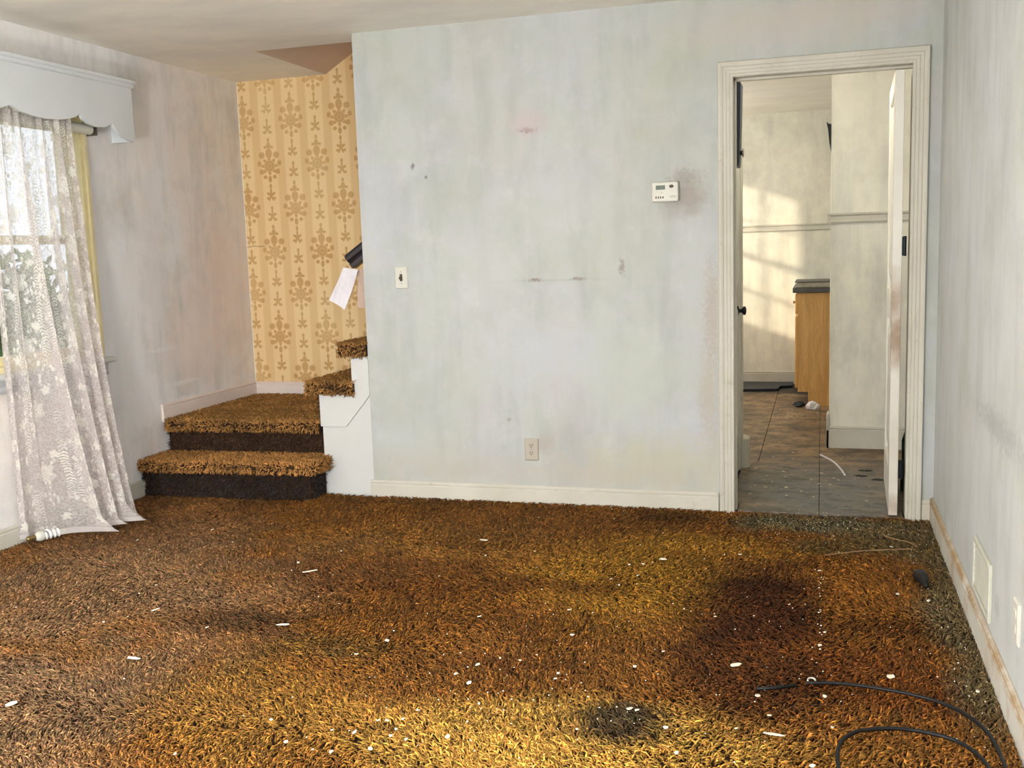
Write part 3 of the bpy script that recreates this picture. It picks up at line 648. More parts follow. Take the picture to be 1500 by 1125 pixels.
# ------------------------------------------------------------------ staircase
stairs = thing('staircase', (-3.05, 0.3, 0.0), 'brown shag carpeted stairs turning right behind the white wall', 'stairs')
def stair_colour(P, tone):
    x, y, z = P[:, 0], P[:, 1], P[:, 2]
    n2, n3 = vnoise(x + z, y + z, 8.0, 21), vnoise(x, y + z, 30.0, 22)
    c = np.tile(tone, (len(x), 1)) * (0.65 + 0.5 * n2 + 0.25 * n3)[:, None]
    return c * rng.lognormal(0, 0.30, len(x))[:, None]
def carpeted_step(outline, front_edges, z0, z1, nose, tones, dens=11000, L=0.022, lip=0.055):
    """solid step: outline = nosing line polygon (x, y); front_edges = indices whose edge shows a riser, set back by nose"""
    k = len(outline); P2_ = [Vector(p) for p in outline]
    inset = []
    for i in range(k):
        off = Vector((0, 0))
        for e in ((i - 1) % k, i):
            if e in front_edges:
                a, b = P2_[e], P2_[(e + 1) % k]; d = (b - a).normalized(); off += Vector((-d.y, d.x)) * nose
        inset.append(P2_[i] + off)
    m_ = MB()
    m_.loft([[(p.x, p.y, z) for p in ring] for ring, z in ((inset, z0), (inset, z1 - lip), (P2_, z1 - lip + 0.006), (P2_, z1 - 0.014), ([p + (q - p) * 0.35 for p, q in zip(P2_, inset)], z1 - 0.004))])
    body = m_.build('step', 'carpet_back'); adopt(stairs, body)
    Ps, Ns, Cs = [], [], []
    xs, ys = [p.x for p in P2_], [p.y for p in P2_]
    q = int((max(xs) - min(xs)) * (max(ys) - min(ys)) * dens)
    X_, Y_ = rng.uniform(min(xs), max(xs), q), rng.uniform(min(ys), max(ys), q); ok = np.ones(q, bool)
    for e in range(k):
        a, b = P2_[e], P2_[(e + 1) % k]
        ok &= ((b.x - a.x) * (Y_ - a.y) - (b.y - a.y) * (X_ - a.x)) >= -0.001
    X_, Y_ = X_[ok], Y_[ok]
    A = np.stack([X_, Y_, np.full_like(X_, z1 - 0.006)], 1); Ps.append(A); Ns.append(np.tile([0, 0, 1.0], (len(A), 1))); Cs.append(stair_colour(A, tones[0]))
    for e in front_edges:
        a, b = P2_[e], P2_[(e + 1) % k]; d = (b - a); ln_ = d.length; d.normalize(); nn = Vector((d.y, -d.x))
        r_ = int(ln_ * lip * dens * 1.5); t_ = rng.uniform(0, ln_, r_); th_ = rng.uniform(-0.75, 1.0, r_) * math.pi / 2
        A = np.stack([a.x + d.x * t_, a.y + d.y * t_, z1 - lip * 0.5 + (lip * 0.5 - 0.007) * np.sin(th_)], 1)
        Ps.append(A); Ns.append(np.stack([nn.x * np.cos(th_), nn.y * np.cos(th_), np.sin(th_)], 1)); Cs.append(stair_colour(A, tones[0] * 0.92))
        a2, b2 = inset[e], inset[(e + 1) % k]; ln2 = (b2 - a2).length
        r_ = int(ln2 * (z1 - z0 - lip) * dens); t_ = rng.uniform(0, ln2, r_); zz = rng.uniform(z0, z1 - lip, r_)
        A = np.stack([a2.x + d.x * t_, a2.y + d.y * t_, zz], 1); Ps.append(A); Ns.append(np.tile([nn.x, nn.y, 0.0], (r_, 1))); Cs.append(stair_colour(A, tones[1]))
    A, B_, C_ = np.concatenate(Ps), np.concatenate(Ns), np.concatenate(Cs)
    pl = strands('step_pile', A, B_, C_, np.full(len(A), L), np.full(len(A), 0.0030), 0.7, None, np.tile([0, 0, -0.5], (len(A), 1)))
    pl.parent = body
    return body
T1, T2, T3 = L3(176, 128, 72), L3(70, 50, 36), L3(164, 120, 66)  # tread tones lightened for the light on them; riser tones darker
# counter-clockwise outlines
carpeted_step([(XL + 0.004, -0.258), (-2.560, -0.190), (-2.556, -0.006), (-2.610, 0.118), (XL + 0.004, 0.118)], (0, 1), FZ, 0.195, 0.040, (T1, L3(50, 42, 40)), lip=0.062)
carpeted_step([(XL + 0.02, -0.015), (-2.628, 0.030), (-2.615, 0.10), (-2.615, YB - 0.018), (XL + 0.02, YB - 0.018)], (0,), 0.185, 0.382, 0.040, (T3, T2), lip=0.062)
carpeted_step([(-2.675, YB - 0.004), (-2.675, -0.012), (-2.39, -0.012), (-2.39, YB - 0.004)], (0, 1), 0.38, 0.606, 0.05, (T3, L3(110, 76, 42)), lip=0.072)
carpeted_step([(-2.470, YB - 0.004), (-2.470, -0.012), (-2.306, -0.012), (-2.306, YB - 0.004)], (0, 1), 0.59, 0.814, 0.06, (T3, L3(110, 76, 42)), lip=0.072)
adopt(stairs, MB().box(-2.29, -2.07, 0.125, YB - 0.004, 0.0, 1.01).build('step', 'carpet_back'), MB().box(-2.069, -1.85, 0.125, YB - 0.004, 0.0, 1.21).build('step', 'carpet_back'))
# white stringer closing the side of the flight, with a lower panel set back behind the chamfered board
low = MB().prism([(-2.598, FZ), (XE - 0.001, FZ), (XE - 0.001, 0.53), (-2.598, 0.53)], 1, 0.012, 0.115).build('stringer_panel', 'white_gloss', bevel=0.002)
up = MB().prism([(-2.604, 0.362), (-2.452, 0.362), (XE - 0.002, 0.535), (XE - 0.002, 0.745), (-2.405, 0.745), (-2.405, 0.545), (-2.604, 0.545)], 1, 0.0, 0.011).build('stringer', 'white_gloss', bevel=0.002)
adopt(stairs, low, up)

# handrail on the hidden side of the wall, its lower end past the wall edge, with paper tags hung on it
rail = thing('handrail', (-2.40, 0.20, 1.25), 'short end of a black stair handrail poking past the wall edge', 'handrail')
a, b = Vector((-2.475, 0.20, 1.245)), Vector((-1.7, 0.20, 1.765)); d = (b - a).normalized(); up_ = Vector((-d.z, 0, d.x))
prf = [(-0.030, -0.045), (0.030, -0.045), (0.030, -0.018), (0.022, -0.010), (0.034, 0.004), (0.034, 0.026), (0.022, 0.040), (-0.022, 0.040), (-0.034, 0.026), (-0.034, 0.004), (-0.022, -0.010), (-0.030, -0.018)]
rb = MB().loft([[e + up_ * h_ + Vector((0, w_, 0)) - (Vector((0.0, 0, 0))) for w_, h_ in prf] for e in (a, b)]).build('rail', 'black_rail', bevel=0.003)
br_ = MB().tube([(-2.20, 0.20, 1.40), (-2.20, 0.20, 1.36), (-2.20, 0.16, 1.34), (-2.20, 0.121, 1.34)], 0.010, 8).build('bracket', 'black_rail', smooth=True)
adopt(rail, rb, br_)
def paper(name, pts, mat, thick, label):
    """folded sheet hanging in the x-z plane at depth y: pts = corner (x, y, z) going round"""
    c_ = [Vector(p) for p in pts]; N1 = 6; grid = []
    m_ = MB()
    fr, bk = [], []
    for i in range(N1 + 1):
        s_ = i / N1
        l_, r_ = c_[0].lerp(c_[3], s_), c_[1].lerp(c_[2], s_)
        for j in range(5):
            q_ = l_.lerp(r_, j / 4); w_ = 0.005 * math.sin(s_ * 5 + j * 1.3)
            fr.append(q_ + Vector((0, w_, 0))); bk.append(q_ + Vector((0, w_ + thick, 0)))
    m_.v = [tuple(v_) for v_ in fr + bk]; n0 = len(fr)
    for i in range(N1):
        for j in range(4):
            k_ = i * 5 + j; m_.f += [(k_, k_ + 1, k_ + 6, k_ + 5), (n0 + k_ + 5, n0 + k_ + 6, n0 + k_ + 1, n0 + k_)]
    ed = [j for j in range(5)] + [i * 5 + 4 for i in range(1, N1 + 1)] + [N1 * 5 + j for j in range(3, -1, -1)] + [i * 5 for i in range(N1 - 1, 0, -1)]
    for i in range(len(ed)):
        a_, b_ = ed[i], ed[(i + 1) % len(ed)]; m_.f.append((a_, n0 + a_, n0 + b_, b_))
    return tag(m_.build(name, mat, smooth=False), label, 'paper')
paper('paper_tag', [(-2.495, 0.155, 1.215), (-2.405, 0.155, 1.20), (-2.495, 0.150, 0.985), (-2.585, 0.150, 1.040)], 'paper', 0.004, 'white paper tag hanging slanted from the black handrail')
paper('paper_tag', [(-2.425, 0.175, 1.195), (-2.36, 0.175, 1.22), (-2.34, 0.17, 0.985), (-2.425, 0.17, 0.995)], 'paper_tan', 0.004, 'tan paper tag hanging straight down beside the wall edge')

# ------------------------------------------------------------------ window dressing
val = thing('valance', (XL, -1.09, 1.92), 'white wooden window valance with a scalloped lower edge', 'valance')
half = [(0.0, 1.998), (0.06, 1.976), (0.14, 1.964), (0.22, 1.960), (0.30, 1.964), (0.37, 1.976), (0.42, 1.99), (0.454, 2.010), (0.47, 1.988), (0.51, 1.968), (0.57, 1.958), (0.63, 1.962), (0.66, 1.972),
        (0.690, 1.992), (0.705, 1.968), (0.73, 1.945), (0.77, 1.926), (0.815, 1.914), (0.862, 1.909)]
yc_ = -1.09
bot = [(yc_ - d_, z_) for d_, z_ in half[::-1]] + [(yc_ + d_, z_) for d_, z_ in half[1:]]
poly = bot + [(yc_ + 0.862, 2.185), (yc_ - 0.862, 2.185)]
vx = XL + 0.13
fb = MB().prism(poly, 0, vx - 0.018, vx).build('front_board', 'valance')
e1 = MB().box(XL, vx - 0.0185, yc_ + 0.844, yc_ + 0.862, 1.909, 2.185).build('end_board', 'valance')
e2 = MB().box(XL, vx - 0.0185, yc_ - 0.862, yc_ - 0.844, 1.909, 2.185).build('end_board', 'valance')
tp = MB().prism([(XL, 2.1855), (vx + 0.004, 2.1855), (vx + 0.010, 2.194), (vx + 0.008, 2.202), (vx + 0.020, 2.208), (vx + 0.020, 2.222), (XL, 2.222)], 1, yc_ - 0.876, yc_ + 0.876).build('top_moulding', 'valance', bevel=0.002)
adopt(val, fb, e1, e2, tp)

sh = thing('roller_shade', (XL + 0.042, -1.09, 1.95), 'rolled-up white roller shade under the valance', 'shade')
adopt(sh, MB().tube([(XL + 0.042, -1.72, 1.955), (XL + 0.042, -0.47, 1.955)], 0.026, 20).build('roll', 'plastic', smooth=False),
      MB().tube([(XL + 0.042, -0.4699, 1.955), (XL + 0.042, -0.455, 1.955)], 0.010, 10).build('pin', 'steel'),
      MB().box(XL, XL + 0.075, -0.4545, -0.4515, 1.925, 1.985).build('bracket', 'steel'))

cur = thing('lace_curtain', (XL + 0.12, -0.9, 0.0), 'white floral lace curtain hanging from under the valance to the floor', 'curtain')
NU, NV = 220, 110
vv, ff, uvs = [], [], []
for j in range(NV + 1):
    t = j / NV
    for i in range(NU + 1):
        s_ = i / NU
        y0_, y1_ = -1.235, -0.655
        yb0, yb1 = -1.185, -0.700
        fl = t ** 1.6
        y_s = (y0_ + (y1_ - y0_) * s_) * (1 - fl) + (yb0 + (yb1 - yb0) * s_) * fl
        ss = min(1, max(0, (s_ - 0.12) / 0.3)); ss = ss * ss * (3 - 2 * ss)
        out = 0.090 - 0.045 * t * (1 - ss) + 0.20 * (t ** 2.2) * ss
        ph_ = 2 * math.pi * (5.6 * s_ + 0.32 * math.sin(6 * s_) + 0.30 * t * math.sin(3 + 4 * s_))
        amp = (0.026 + 0.026 * t * (0.1 + 0.9 * ss) - 0.012 * t * (1 - ss) + 0.009 * math.sin(s_ * 19) * (1 - 0.6 * t)) * (0.3 + 0.7 * min(1, max(0, t - 0.05) * 5))
        xx = XL + out + amp * math.sin(ph_) + 0.007 * math.sin(2.1 * ph_ + 1 + 3 * t)
        yy = y_s + 0.020 * math.cos(ph_) * (0.4 + t)
        zz = 2.03 * (1 - t) + 0.012
        over = max(0.0, t - 0.972 + 0.012 * math.sin(ph_ * 0.5 + 1))
        zz = max(0.010 + 0.006 * (1 + math.sin(ph_)), zz) if over > 0 else zz
        xx += over * 2.2 * ss * (0.5 + 0.5 * math.sin(ph_ + 0.8)); yy += 0.01 * math.sin(ph_ * 1.3) * (over > 0)
        vv.append((xx, yy, zz)); uvs.append((s_ * 1.35, 2.03 * (1 - t)))
for j in range(NV):
    for i in range(NU):
        a_ = j * (NU + 1) + i; ff.append((a_, a_ + 1, a_ + NU + 2, a_ + NU + 1))
me = bpy.data.meshes.new('lace_cloth'); me.from_pydata(vv, [], ff)
ul = me.uv_layers.new(name='UVMap'); ua = np.array(uvs, np.float32); li = np.zeros(len(me.loops), np.int32); me.loops.foreach_get('vertex_index', li)
ul.data.foreach_set('uv', ua[li].reshape(-1)); me.polygons.foreach_set('use_smooth', np.ones(len(me.polygons), bool)); me.materials.append(M['lace'])
co = bpy.data.objects.new('lace_cloth', me); COL.objects.link(co)
rod = MB().tube([(XL + 0.095, -1.93, 2.045), (XL + 0.095, -0.248, 2.045)], 0.008, 10).build('curtain_rod', 'white_gloss', smooth=True)
adopt(cur, co, rod)

# spiral bulb lying on the floor by the curtain
bulb = thing('spiral_light_bulb', (-3.50, -1.10, 0.0), 'white spiral light bulb lying on the carpet against the curtain hem', 'light bulb')
A0, A1 = Vector((-3.525, -1.190, 0.022)), Vector((-3.462, -1.045, 0.026)); ax = (A1 - A0).normalized(); LB = (A1 - A0).length
def along(f, r): return tuple(A0 + ax * (LB * f)), r
pr = [(0.0, 0.006), (0.02, 0.012), (0.05, 0.0125), (0.08, 0.0115), (0.11, 0.0135), (0.14, 0.0115), (0.17, 0.0135), (0.20, 0.0115), (0.23, 0.0135), (0.26, 0.012)]
adopt(bulb, MB().tube([along(*p)[0] for p in pr], [p[1] for p in pr], 16).build('screw_base', 'brass', smooth=True))
pr = [(0.26, 0.014), (0.30, 0.020), (0.36, 0.0245), (0.46, 0.0245), (0.52, 0.022), (0.53, 0.010)]
adopt(bulb, MB().tube([along(*p)[0] for p in pr], [p[1] for p in pr], 18).build('ballast', 'plastic', smooth=True))
e1_ = ax.orthogonal().normalized(); e2_ = ax.cross(e1_)
sp = [A0 + ax * (LB * (0.53 + 0.44 * k / 90)) + (e1_ * math.cos(k / 90 * 2 * math.pi * 3.5) + e2_ * math.sin(k / 90 * 2 * math.pi * 3.5)) * 0.0195 for k in range(91)]
adopt(bulb, MB().tube(sp, 0.0062, 8).build('glass_spiral', 'glassbulb', smooth=True))

# ------------------------------------------------------------------ wall fittings
def plate(m_, axis_pt, w, h_, t=0.006, b=0.005):
    """bevelled cover plate facing -y, centred at (x, z)"""
    x, z = axis_pt
    r = lambda i, y: [(x - w / 2 + i, y, z - h_ / 2 + i), (x + w / 2 - i, y, z - h_ / 2 + i), (x + w / 2 - i, y, z + h_ / 2 - i), (x - w / 2 + i, y, z + h_ / 2 - i)]
    return m_.loft([r(0, 0.0), r(0, -t * 0.45), r(b, -t)])
sw = thing('light_switch', (-2.088, 0, 1.10), 'white toggle light switch plate with a grimy switch', 'light switch')
adopt(sw, plate(MB(), (-2.088, 1.156), 0.072, 0.115, 0.009).build('plate', 'plastic'),
      MB().prism([(-0.0091, 1.142), (-0.0091, 1.170), (-0.012, 1.168), (-0.030, 1.158), (-0.030, 1.150), (-0.013, 1.144)], 0, -2.093, -2.083).build('toggle', 'grime', bevel=0.001),
      MB().box(-2.0955, -2.0805, -0.0093, -0.0090, 1.138, 1.176).build('toggle_slot', 'grime'))
for z in (1.126, 1.186):
    adopt(sw, MB().tube([(-2.088, -0.0085, z), (-2.088, -0.0105, z)], 0.0032, 10).build('screw', 'steel'))
ou = thing('wall_outlet', (-1.414, 0, 0.21), 'ivory double outlet plate low on the white wall', 'outlet')
adopt(ou, plate(MB(), (-1.414, 0.267), 0.073, 0.115, 0.009).build('plate', 'ivory'))
for z in (0.248, 0.287):
    c_ = [(-1.414 + 0.0165 * math.cos(k * math.pi / 8), max(-0.0125, min(0.0125, 0.0165 * math.sin(k * math.pi / 8))) + z) for k in range(16)]
    sk = MB().prism(c_, 1, -0.0115, -0.0085).build('socket', 'ivory', bevel=0.0008); adopt(ou, sk)
    MB().box(-1.4215, -1.4185, -0.0119, -0.0113, z + 0.000, z + 0.0085).box(-1.4095, -1.4065, -0.0119, -0.0113, z + 0.0005, z + 0.008).tube([(-1.414, -0.0119, z - 0.006), (-1.414, -0.0113, z - 0.006)], 0.003, 8).build('slots', 'dark', sk).matrix_parent_inverse = Matrix.Identity(4)
adopt(ou, MB().tube([(-1.414, -0.0085, 0.2675), (-1.414, -0.0105, 0.2675)], 0.003, 10).build('screw', 'steel'))

th = thing('thermostat', (-0.712, 0, 1.48), 'white wall thermostat with a small grey display beside the doorway', 'thermostat')
def rrect(x0, x1, z0, z1, r, n_=5):
    pts = []
    for cx_, cz_, a0 in ((x1 - r, z1 - r, 0), (x0 + r, z1 - r, 90), (x0 + r, z0 + r, 180), (x1 - r, z0 + r, 270)):
        for k in range(n_):
            a_ = math.radians(a0 + 90 * k / (n_ - 1)); pts.append((cx_ + r * math.cos(a_), cz_ + r * math.sin(a_)))
    return pts
tx0, tx1, tz0, tz1 = -0.776, -0.650, 1.484, 1.577
rg = lambda i, y, r: [(p[0], y, p[1]) for p in rrect(tx0 + i, tx1 - i, tz0 + i, tz1 - i, r)]
adopt(th, MB().loft([rg(0.004, 0, 0.008), rg(0.004, -0.008, 0.008), rg(0, -0.010, 0.010), rg(0, -0.024, 0.010), rg(0.004, -0.029, 0.008)]).build('case', 'plastic', bevel=0.001))
adopt(th, MB().box(-0.756, -0.712, -0.0296, -0.0288, 1.541, 1.561).build('display', 'lcd', bevel=0.0003),
      MB().prism([(-0.682 + 0.0110 * math.cos(k * math.pi / 8), 1.555 + 0.0078 * math.sin(k * math.pi / 8)) for k in range(16)], 1, -0.0315, -0.0285).build('round_button', 'grime', bevel=0.0008))
for k in range(4):
    adopt(th, MB().prism([(-0.758 + k * 0.011, 1.500), (-0.752 + k * 0.011, 1.500), (-0.752 + k * 0.011, 1.507), (-0.755 + k * 0.011, 1.512), (-0.758 + k * 0.011, 1.507)], 1, -0.0305, -0.0285).build('button', 'grime'))
adopt(th, MB().box(-0.744, -0.718, -0.0293, -0.0288, 1.524, 1.5265).box(-0.733, -0.729, -0.0293, -0.0288, 1.5265, 1.533).build('print_mark', 'grey_plastic'),
      MB().prism([(-0.676 + 0.013 * math.cos(k * math.pi / 8) * 1.35, 1.508 + 0.0058 * math.sin(k * math.pi / 8)) for k in range(16)], 1, -0.0295, -0.0288).build('print_mark', 'grey_plastic'))

# register and outlet plate on the right wall
ve = thing('wall_register', (XR, -1.53, 0.12), 'painted metal air register low on the right wall', 'vent')
adopt(ve, MB().box(XR - 0.012, XR, -1.70, -1.685, 0.118, 0.300).box(XR - 0.012, XR, -1.375, -1.360, 0.118, 0.300).box(XR - 0.012, XR, -1.685, -1.375, 0.283, 0.300).box(XR - 0.012, XR, -1.685, -1.375, 0.118, 0.135).build('frame', 'vent', bevel=0.003))
adopt(ve, MB().box(XR - 0.002, XR, -1.685, -1.375, 0.135, 0.283).build('backing', 'vent'))
for k in range(7):
    z = 0.142 + k * 0.0205
    adopt(ve, MB().prism([(XR - 0.009, z), (XR - 0.0075, z), (XR - 0.002, z + 0.016), (XR - 0.0035, z + 0.017)], 1, -1.685, -1.375).build('louvre', 'vent'))
sp_ = thing('cover_plate', (XR, -2.11, 0.22), 'white outlet cover plate on the right wall at the picture edge', 'outlet')
adopt(sp_, MB().loft([[(XR - d_, -2.146 + i, 0.222 + i), (XR - d_, -2.074 - i, 0.222 + i), (XR - d_, -2.074 - i, 0.336 - i), (XR - d_, -2.146 + i, 0.336 - i)] for d_, i in ((0, 0), (0.004, 0), (0.008, 0.005))]).build('plate', 'plastic'))
for z in (0.260, 0.299):
    adopt(sp_, MB().prism([(-2.11 + 0.0165 * math.cos(k * math.pi / 8), max(-0.0125, min(0.0125, 0.0165 * math.sin(k * math.pi / 8))) + z) for k in range(16)], 0, XR - 0.0105, XR - 0.0075).build('socket', 'plastic'))

# ------------------------------------------------------------------ kitchen things
cab = thing('base_cabinet', (0.08, 3.9, -0.012), 'oak kitchen base cabinet with a notched toe kick', 'cabinet')
cx0, cx1, cy0, cy1 = -0.175, 0.42, 3.30, 4.585
adopt(cab, MB().prism([(-0.095, -0.012), (cx1, -0.012), (cx1, 0.875), (cx0, 0.875), (cx0, 0.10), (-0.095, 0.10)], 1, cy0, cy0 + 0.018).build('end_panel', 'oak', bevel=0.0015),
      MB().box(cx0 + 0.004, cx1, cy0 + 0.0185, cy1, 0.10, 0.875).build('body', 'oak'), MB().box(-0.095, cx1, cy0 + 0.0185, cy1, -0.012, 0.0995).build('toe_kick', 'dark'),
      MB().box(cx0 - 0.001, cx0 + 0.0035, cy0 + 0.0185, cy1, 0.10, 0.875).build('face_frame', 'oak'))
for k in range(2):
    y0_ = cy0 + 0.012 + k * 0.63
    dr = MB().box(cx0 - 0.021, cx0 - 0.0015, y0_, y0_ + 0.61, 0.13, 0.69).build('cabinet_door', 'oak', bevel=0.004)
    dw = MB().box(cx0 - 0.021, cx0 - 0.0015, y0_, y0_ + 0.61, 0.71, 0.86).build('drawer_front', 'oak', bevel=0.004); adopt(cab, dr, dw)
    MB().tube([(cx0 - 0.0215, y0_ + 0.305, 0.785), (cx0 - 0.034, y0_ + 0.305, 0.785), (cx0 - 0.044, y0_ + 0.305, 0.785)], [0.007, 0.008, 0.014], 10).build('knob', 'brass', dw).matrix_parent_inverse = Matrix.Identity(4)
wt = thing('worktop', (0.1, 3.9, 0.876), 'grey laminate worktop with a dark front edge on the oak cabinet', 'worktop')
adopt(wt, MB().box(cx0 - 0.04, cx1 + 0.02, cy0 - 0.02, cy1, 0.876, 0.914).build('slab', 'counter', bevel=0.004))
bk = thing('worktop_tray', (0.1, 3.7, 0.9145), 'grey stained tray lying flat on the kitchen worktop', 'tray')
adopt(bk, MB().prism([(-0.195, 0.9145), (cx1, 0.9145), (cx1, 0.955), (-0.180, 0.955), (-0.195, 0.945)], 1, cy0 - 0.01, cy0 + 0.5).build('tray', 'counter_top', bevel=0.006),
      MB().box(-0.20, cx1, cy0 - 0.012, cy0 + 0.51, 0.9552, 0.962).build('rim', 'counter', bevel=0.003))
wb = thing('wall_board', (-0.44, 0.65, 1.66), 'dark blue-black board with a round knob, high behind the left door jamb', 'board')
adopt(wb, MB().prism([(-0.4405, 1.668), (-0.414, 1.668), (-0.410, 1.69), (-0.400, 2.085), (-0.410, 2.105), (-0.4405, 2.110)], 1, 0.52, 0.66).build('panel', 'navy', bevel=0.004),
      MB().tube([(-0.411, 0.60, 1.742), (-0.402, 0.60, 1.742), (-0.396, 0.60, 1.742), (-0.392, 0.60, 1.742)], [0.012, 0.012, 0.026, 0.018], 14).build('knob', 'steel', smooth=True))
tg = MB()
tag(MB().prism([(0.049, 1.80), (0.038, 1.86), (0.030, 1.94), (0.020, 1.985), (0.034, 1.972), (0.049, 1.97)], 1, 1.66, 1.672).build('torn_wallpaper', 'rubbish'), 'dark torn flap sticking out of the kitchen partition edge', 'flap')
# rubbish on the kitchen floor
def lump(name, loc, size, mat, label, cat, n_=9):
    m_ = MB(); rings = []
    for iz, (zz, k_) in enumerate(((0, 0.9), (0.35, 1.0), (0.75, 0.75), (1.0, 0.25))):
        rings.append([(loc[0] + size[0] * k_ * math.cos(2 * math.pi * q / n_) * random.uniform(0.5, 1.2), loc[1] + size[1] * k_ * math.sin(2 * math.pi * q / n_) * random.uniform(0.5, 1.2), loc[2] * 1.0 + random.uniform(0, 0.15) * size[2] * (iz > 0) + size[2] * zz) for q in range(n_)])
    return tag(m_.loft(rings).build(name, mat, smooth=(name == 'green_bottle')), label, cat)
mat_ = MB(); gx = [(-0.86, 4.02), (-0.36, 4.12), (-0.34, 4.30), (-0.24, 4.33), (-0.24, 4.57), (-0.86, 4.57)]
tag(mat_.prism(gx, 2, -0.0118, 0.010).build('floor_mat', 'navy', bevel=0.004), 'dark blue mat lying against the kitchen back wall', 'mat')
lump('crumpled_paper', (-0.055, 3.18, -0.0118), (0.055, 0.045, 0.055), 'paper', 'crumpled white paper on the floor by the cabinet foot', 'paper')
lump('dark_soiling', (-0.165, 3.36, -0.0118), (0.045, 0.12, 0.022), 'rubbish', 'dark rag on the floor in front of the cabinet toe kick', 'soiling')  # grime at the cabinet foot, built as a flat dark lump
tag(MB().tube(smooth_path([(0.0, 1.40, -0.009), (0.07, 1.22, -0.009), (0.11, 1.02, -0.009), (0.13, 0.86, -0.009)]), 0.005, 6).build('white_strip', 'paper'), 'thin white curved strip lying on the grey kitchen floor', 'strip')
for k, (x, y) in enumerate(((0.24, 1.0), (0.30, 0.78), (0.21, 0.86))):
    tag(MB().prism([(x - 0.036, y - 0.006), (x + 0.012, y - 0.022), (x + 0.040, y + 0.002), (x - 0.008, y + 0.018)], 2, -0.0115, -0.008).build('floor_scrap', 'rubbish'),
        ('dark scrap of flooring near the partition baseboard', 'dark scrap of flooring close to the open door', 'smallest dark flooring scrap, between two others')[k], 'scrap', 'scraps on the kitchen floor')
lump('green_bottle', (0.425, 0.55, -0.0118), (0.035, 0.035, 0.30), 'green_dark', 'dark green bottle in the gap behind the open door', 'bottle', 12)

# ------------------------------------------------------------------ things lying on the carpet
cb = thing('black_cable', (0.25, -2.15, 0.0), 'black cable looping across the carpet at the lower right', 'cable')
pth = smooth_path([(-0.035, -1.992, 0.008), (0.05, -1.984, 0.012), (0.14, -1.988, 0.011), (0.241, -2.013, 0.012), (0.310, -2.045, 0.012), (0.360, -2.090, 0.012), (0.400, -2.155, 0.012), (0.423, -2.235, 0.012), (0.432, -2.37, 0.012), (0.43, -2.50, 0.012), (0.415, -2.60, 0.012),
                    (0.40, -2.68, 0.012), (0.30, -2.76, 0.012), (0.15, -2.74, 0.012), (0.07, -2.62, 0.012), (0.047, -2.46, 0.012), (0.052, -2.365, 0.013), (0.075, -2.310, 0.014), (0.115, -2.270, 0.014), (0.207, -2.240, 0.013), (0.304, -2.258, 0.013), (0.36, -2.305, 0.012), (0.392, -2.385, 0.011), (0.39, -2.46, 0.010), (0.36, -2.60, 0.010)])
adopt(cb, MB().tube(pth, 0.0055, 8).build('sheath', 'black_rubber', smooth=True))
adopt(cb, MB().tube([(-0.0352 + 0, -1.992, 0.008), (-0.010, -1.988, 0.010)], 0.004, 8).build('ferrule', 'steel'))
ringp = [(-0.020 + 0.011 * math.cos(k * math.pi / 10), -1.975 + 0.018 * math.sin(k * math.pi / 10), 0.010) for k in range(21)]
adopt(cb, MB().tube(ringp, 0.0025, 6).build('end_ring', 'plastic', smooth=True))
tag(MB().tube([(-0.172, -2.062, 0.008), (-0.12, -2.045, 0.008), (-0.06, -2.012, 0.008)], [0.005, 0.006, 0.005], 8).build('black_stick', 'black_rubber', smooth=True), 'short black stick on the carpet left of the cable end', 'stick')
pg = thing('black_plug', (0.375, -1.0, 0.0), 'black plug lying on the carpet near the right baseboard', 'plug')
adopt(pg, MB().tube([(0.360, -0.915, 0.010), (0.364, -0.945, 0.016), (0.370, -0.985, 0.018), (0.374, -1.02, 0.014), (0.377, -1.05, 0.011)], [0.022, 0.026, 0.020, 0.014, 0.008], 12).build('plug_body', 'black_rubber', smooth=True),
      MB().tube([(0.346, -0.905, 0.012), (0.374, -0.913, 0.014)], 0.012, 8).build('plug_cap', 'green_dark', smooth=True))
tag(MB().tube(smooth_path([(0.29, -0.245, 0.006), (0.275, -0.30, 0.008), (0.262, -0.36, 0.007), (0.30, -0.42, 0.007), (0.36, -0.47, 0.008), (0.385, -0.52, 0.006)]), 0.0022, 6).build('loose_thread', 'string'), 'thin tan thread curling on the carpet by the door jamb', 'thread')
tag(MB().tube(smooth_path([(0.02, -0.71, 0.006), (0.106, -0.664, 0.008), (0.18, -0.625, 0.008), (0.25, -0.60, 0.008), (0.363, -0.557, 0.006)]), 0.0024, 6).build('loose_thread', 'string'), 'long tan thread stretched across the carpet before the doorway', 'thread')

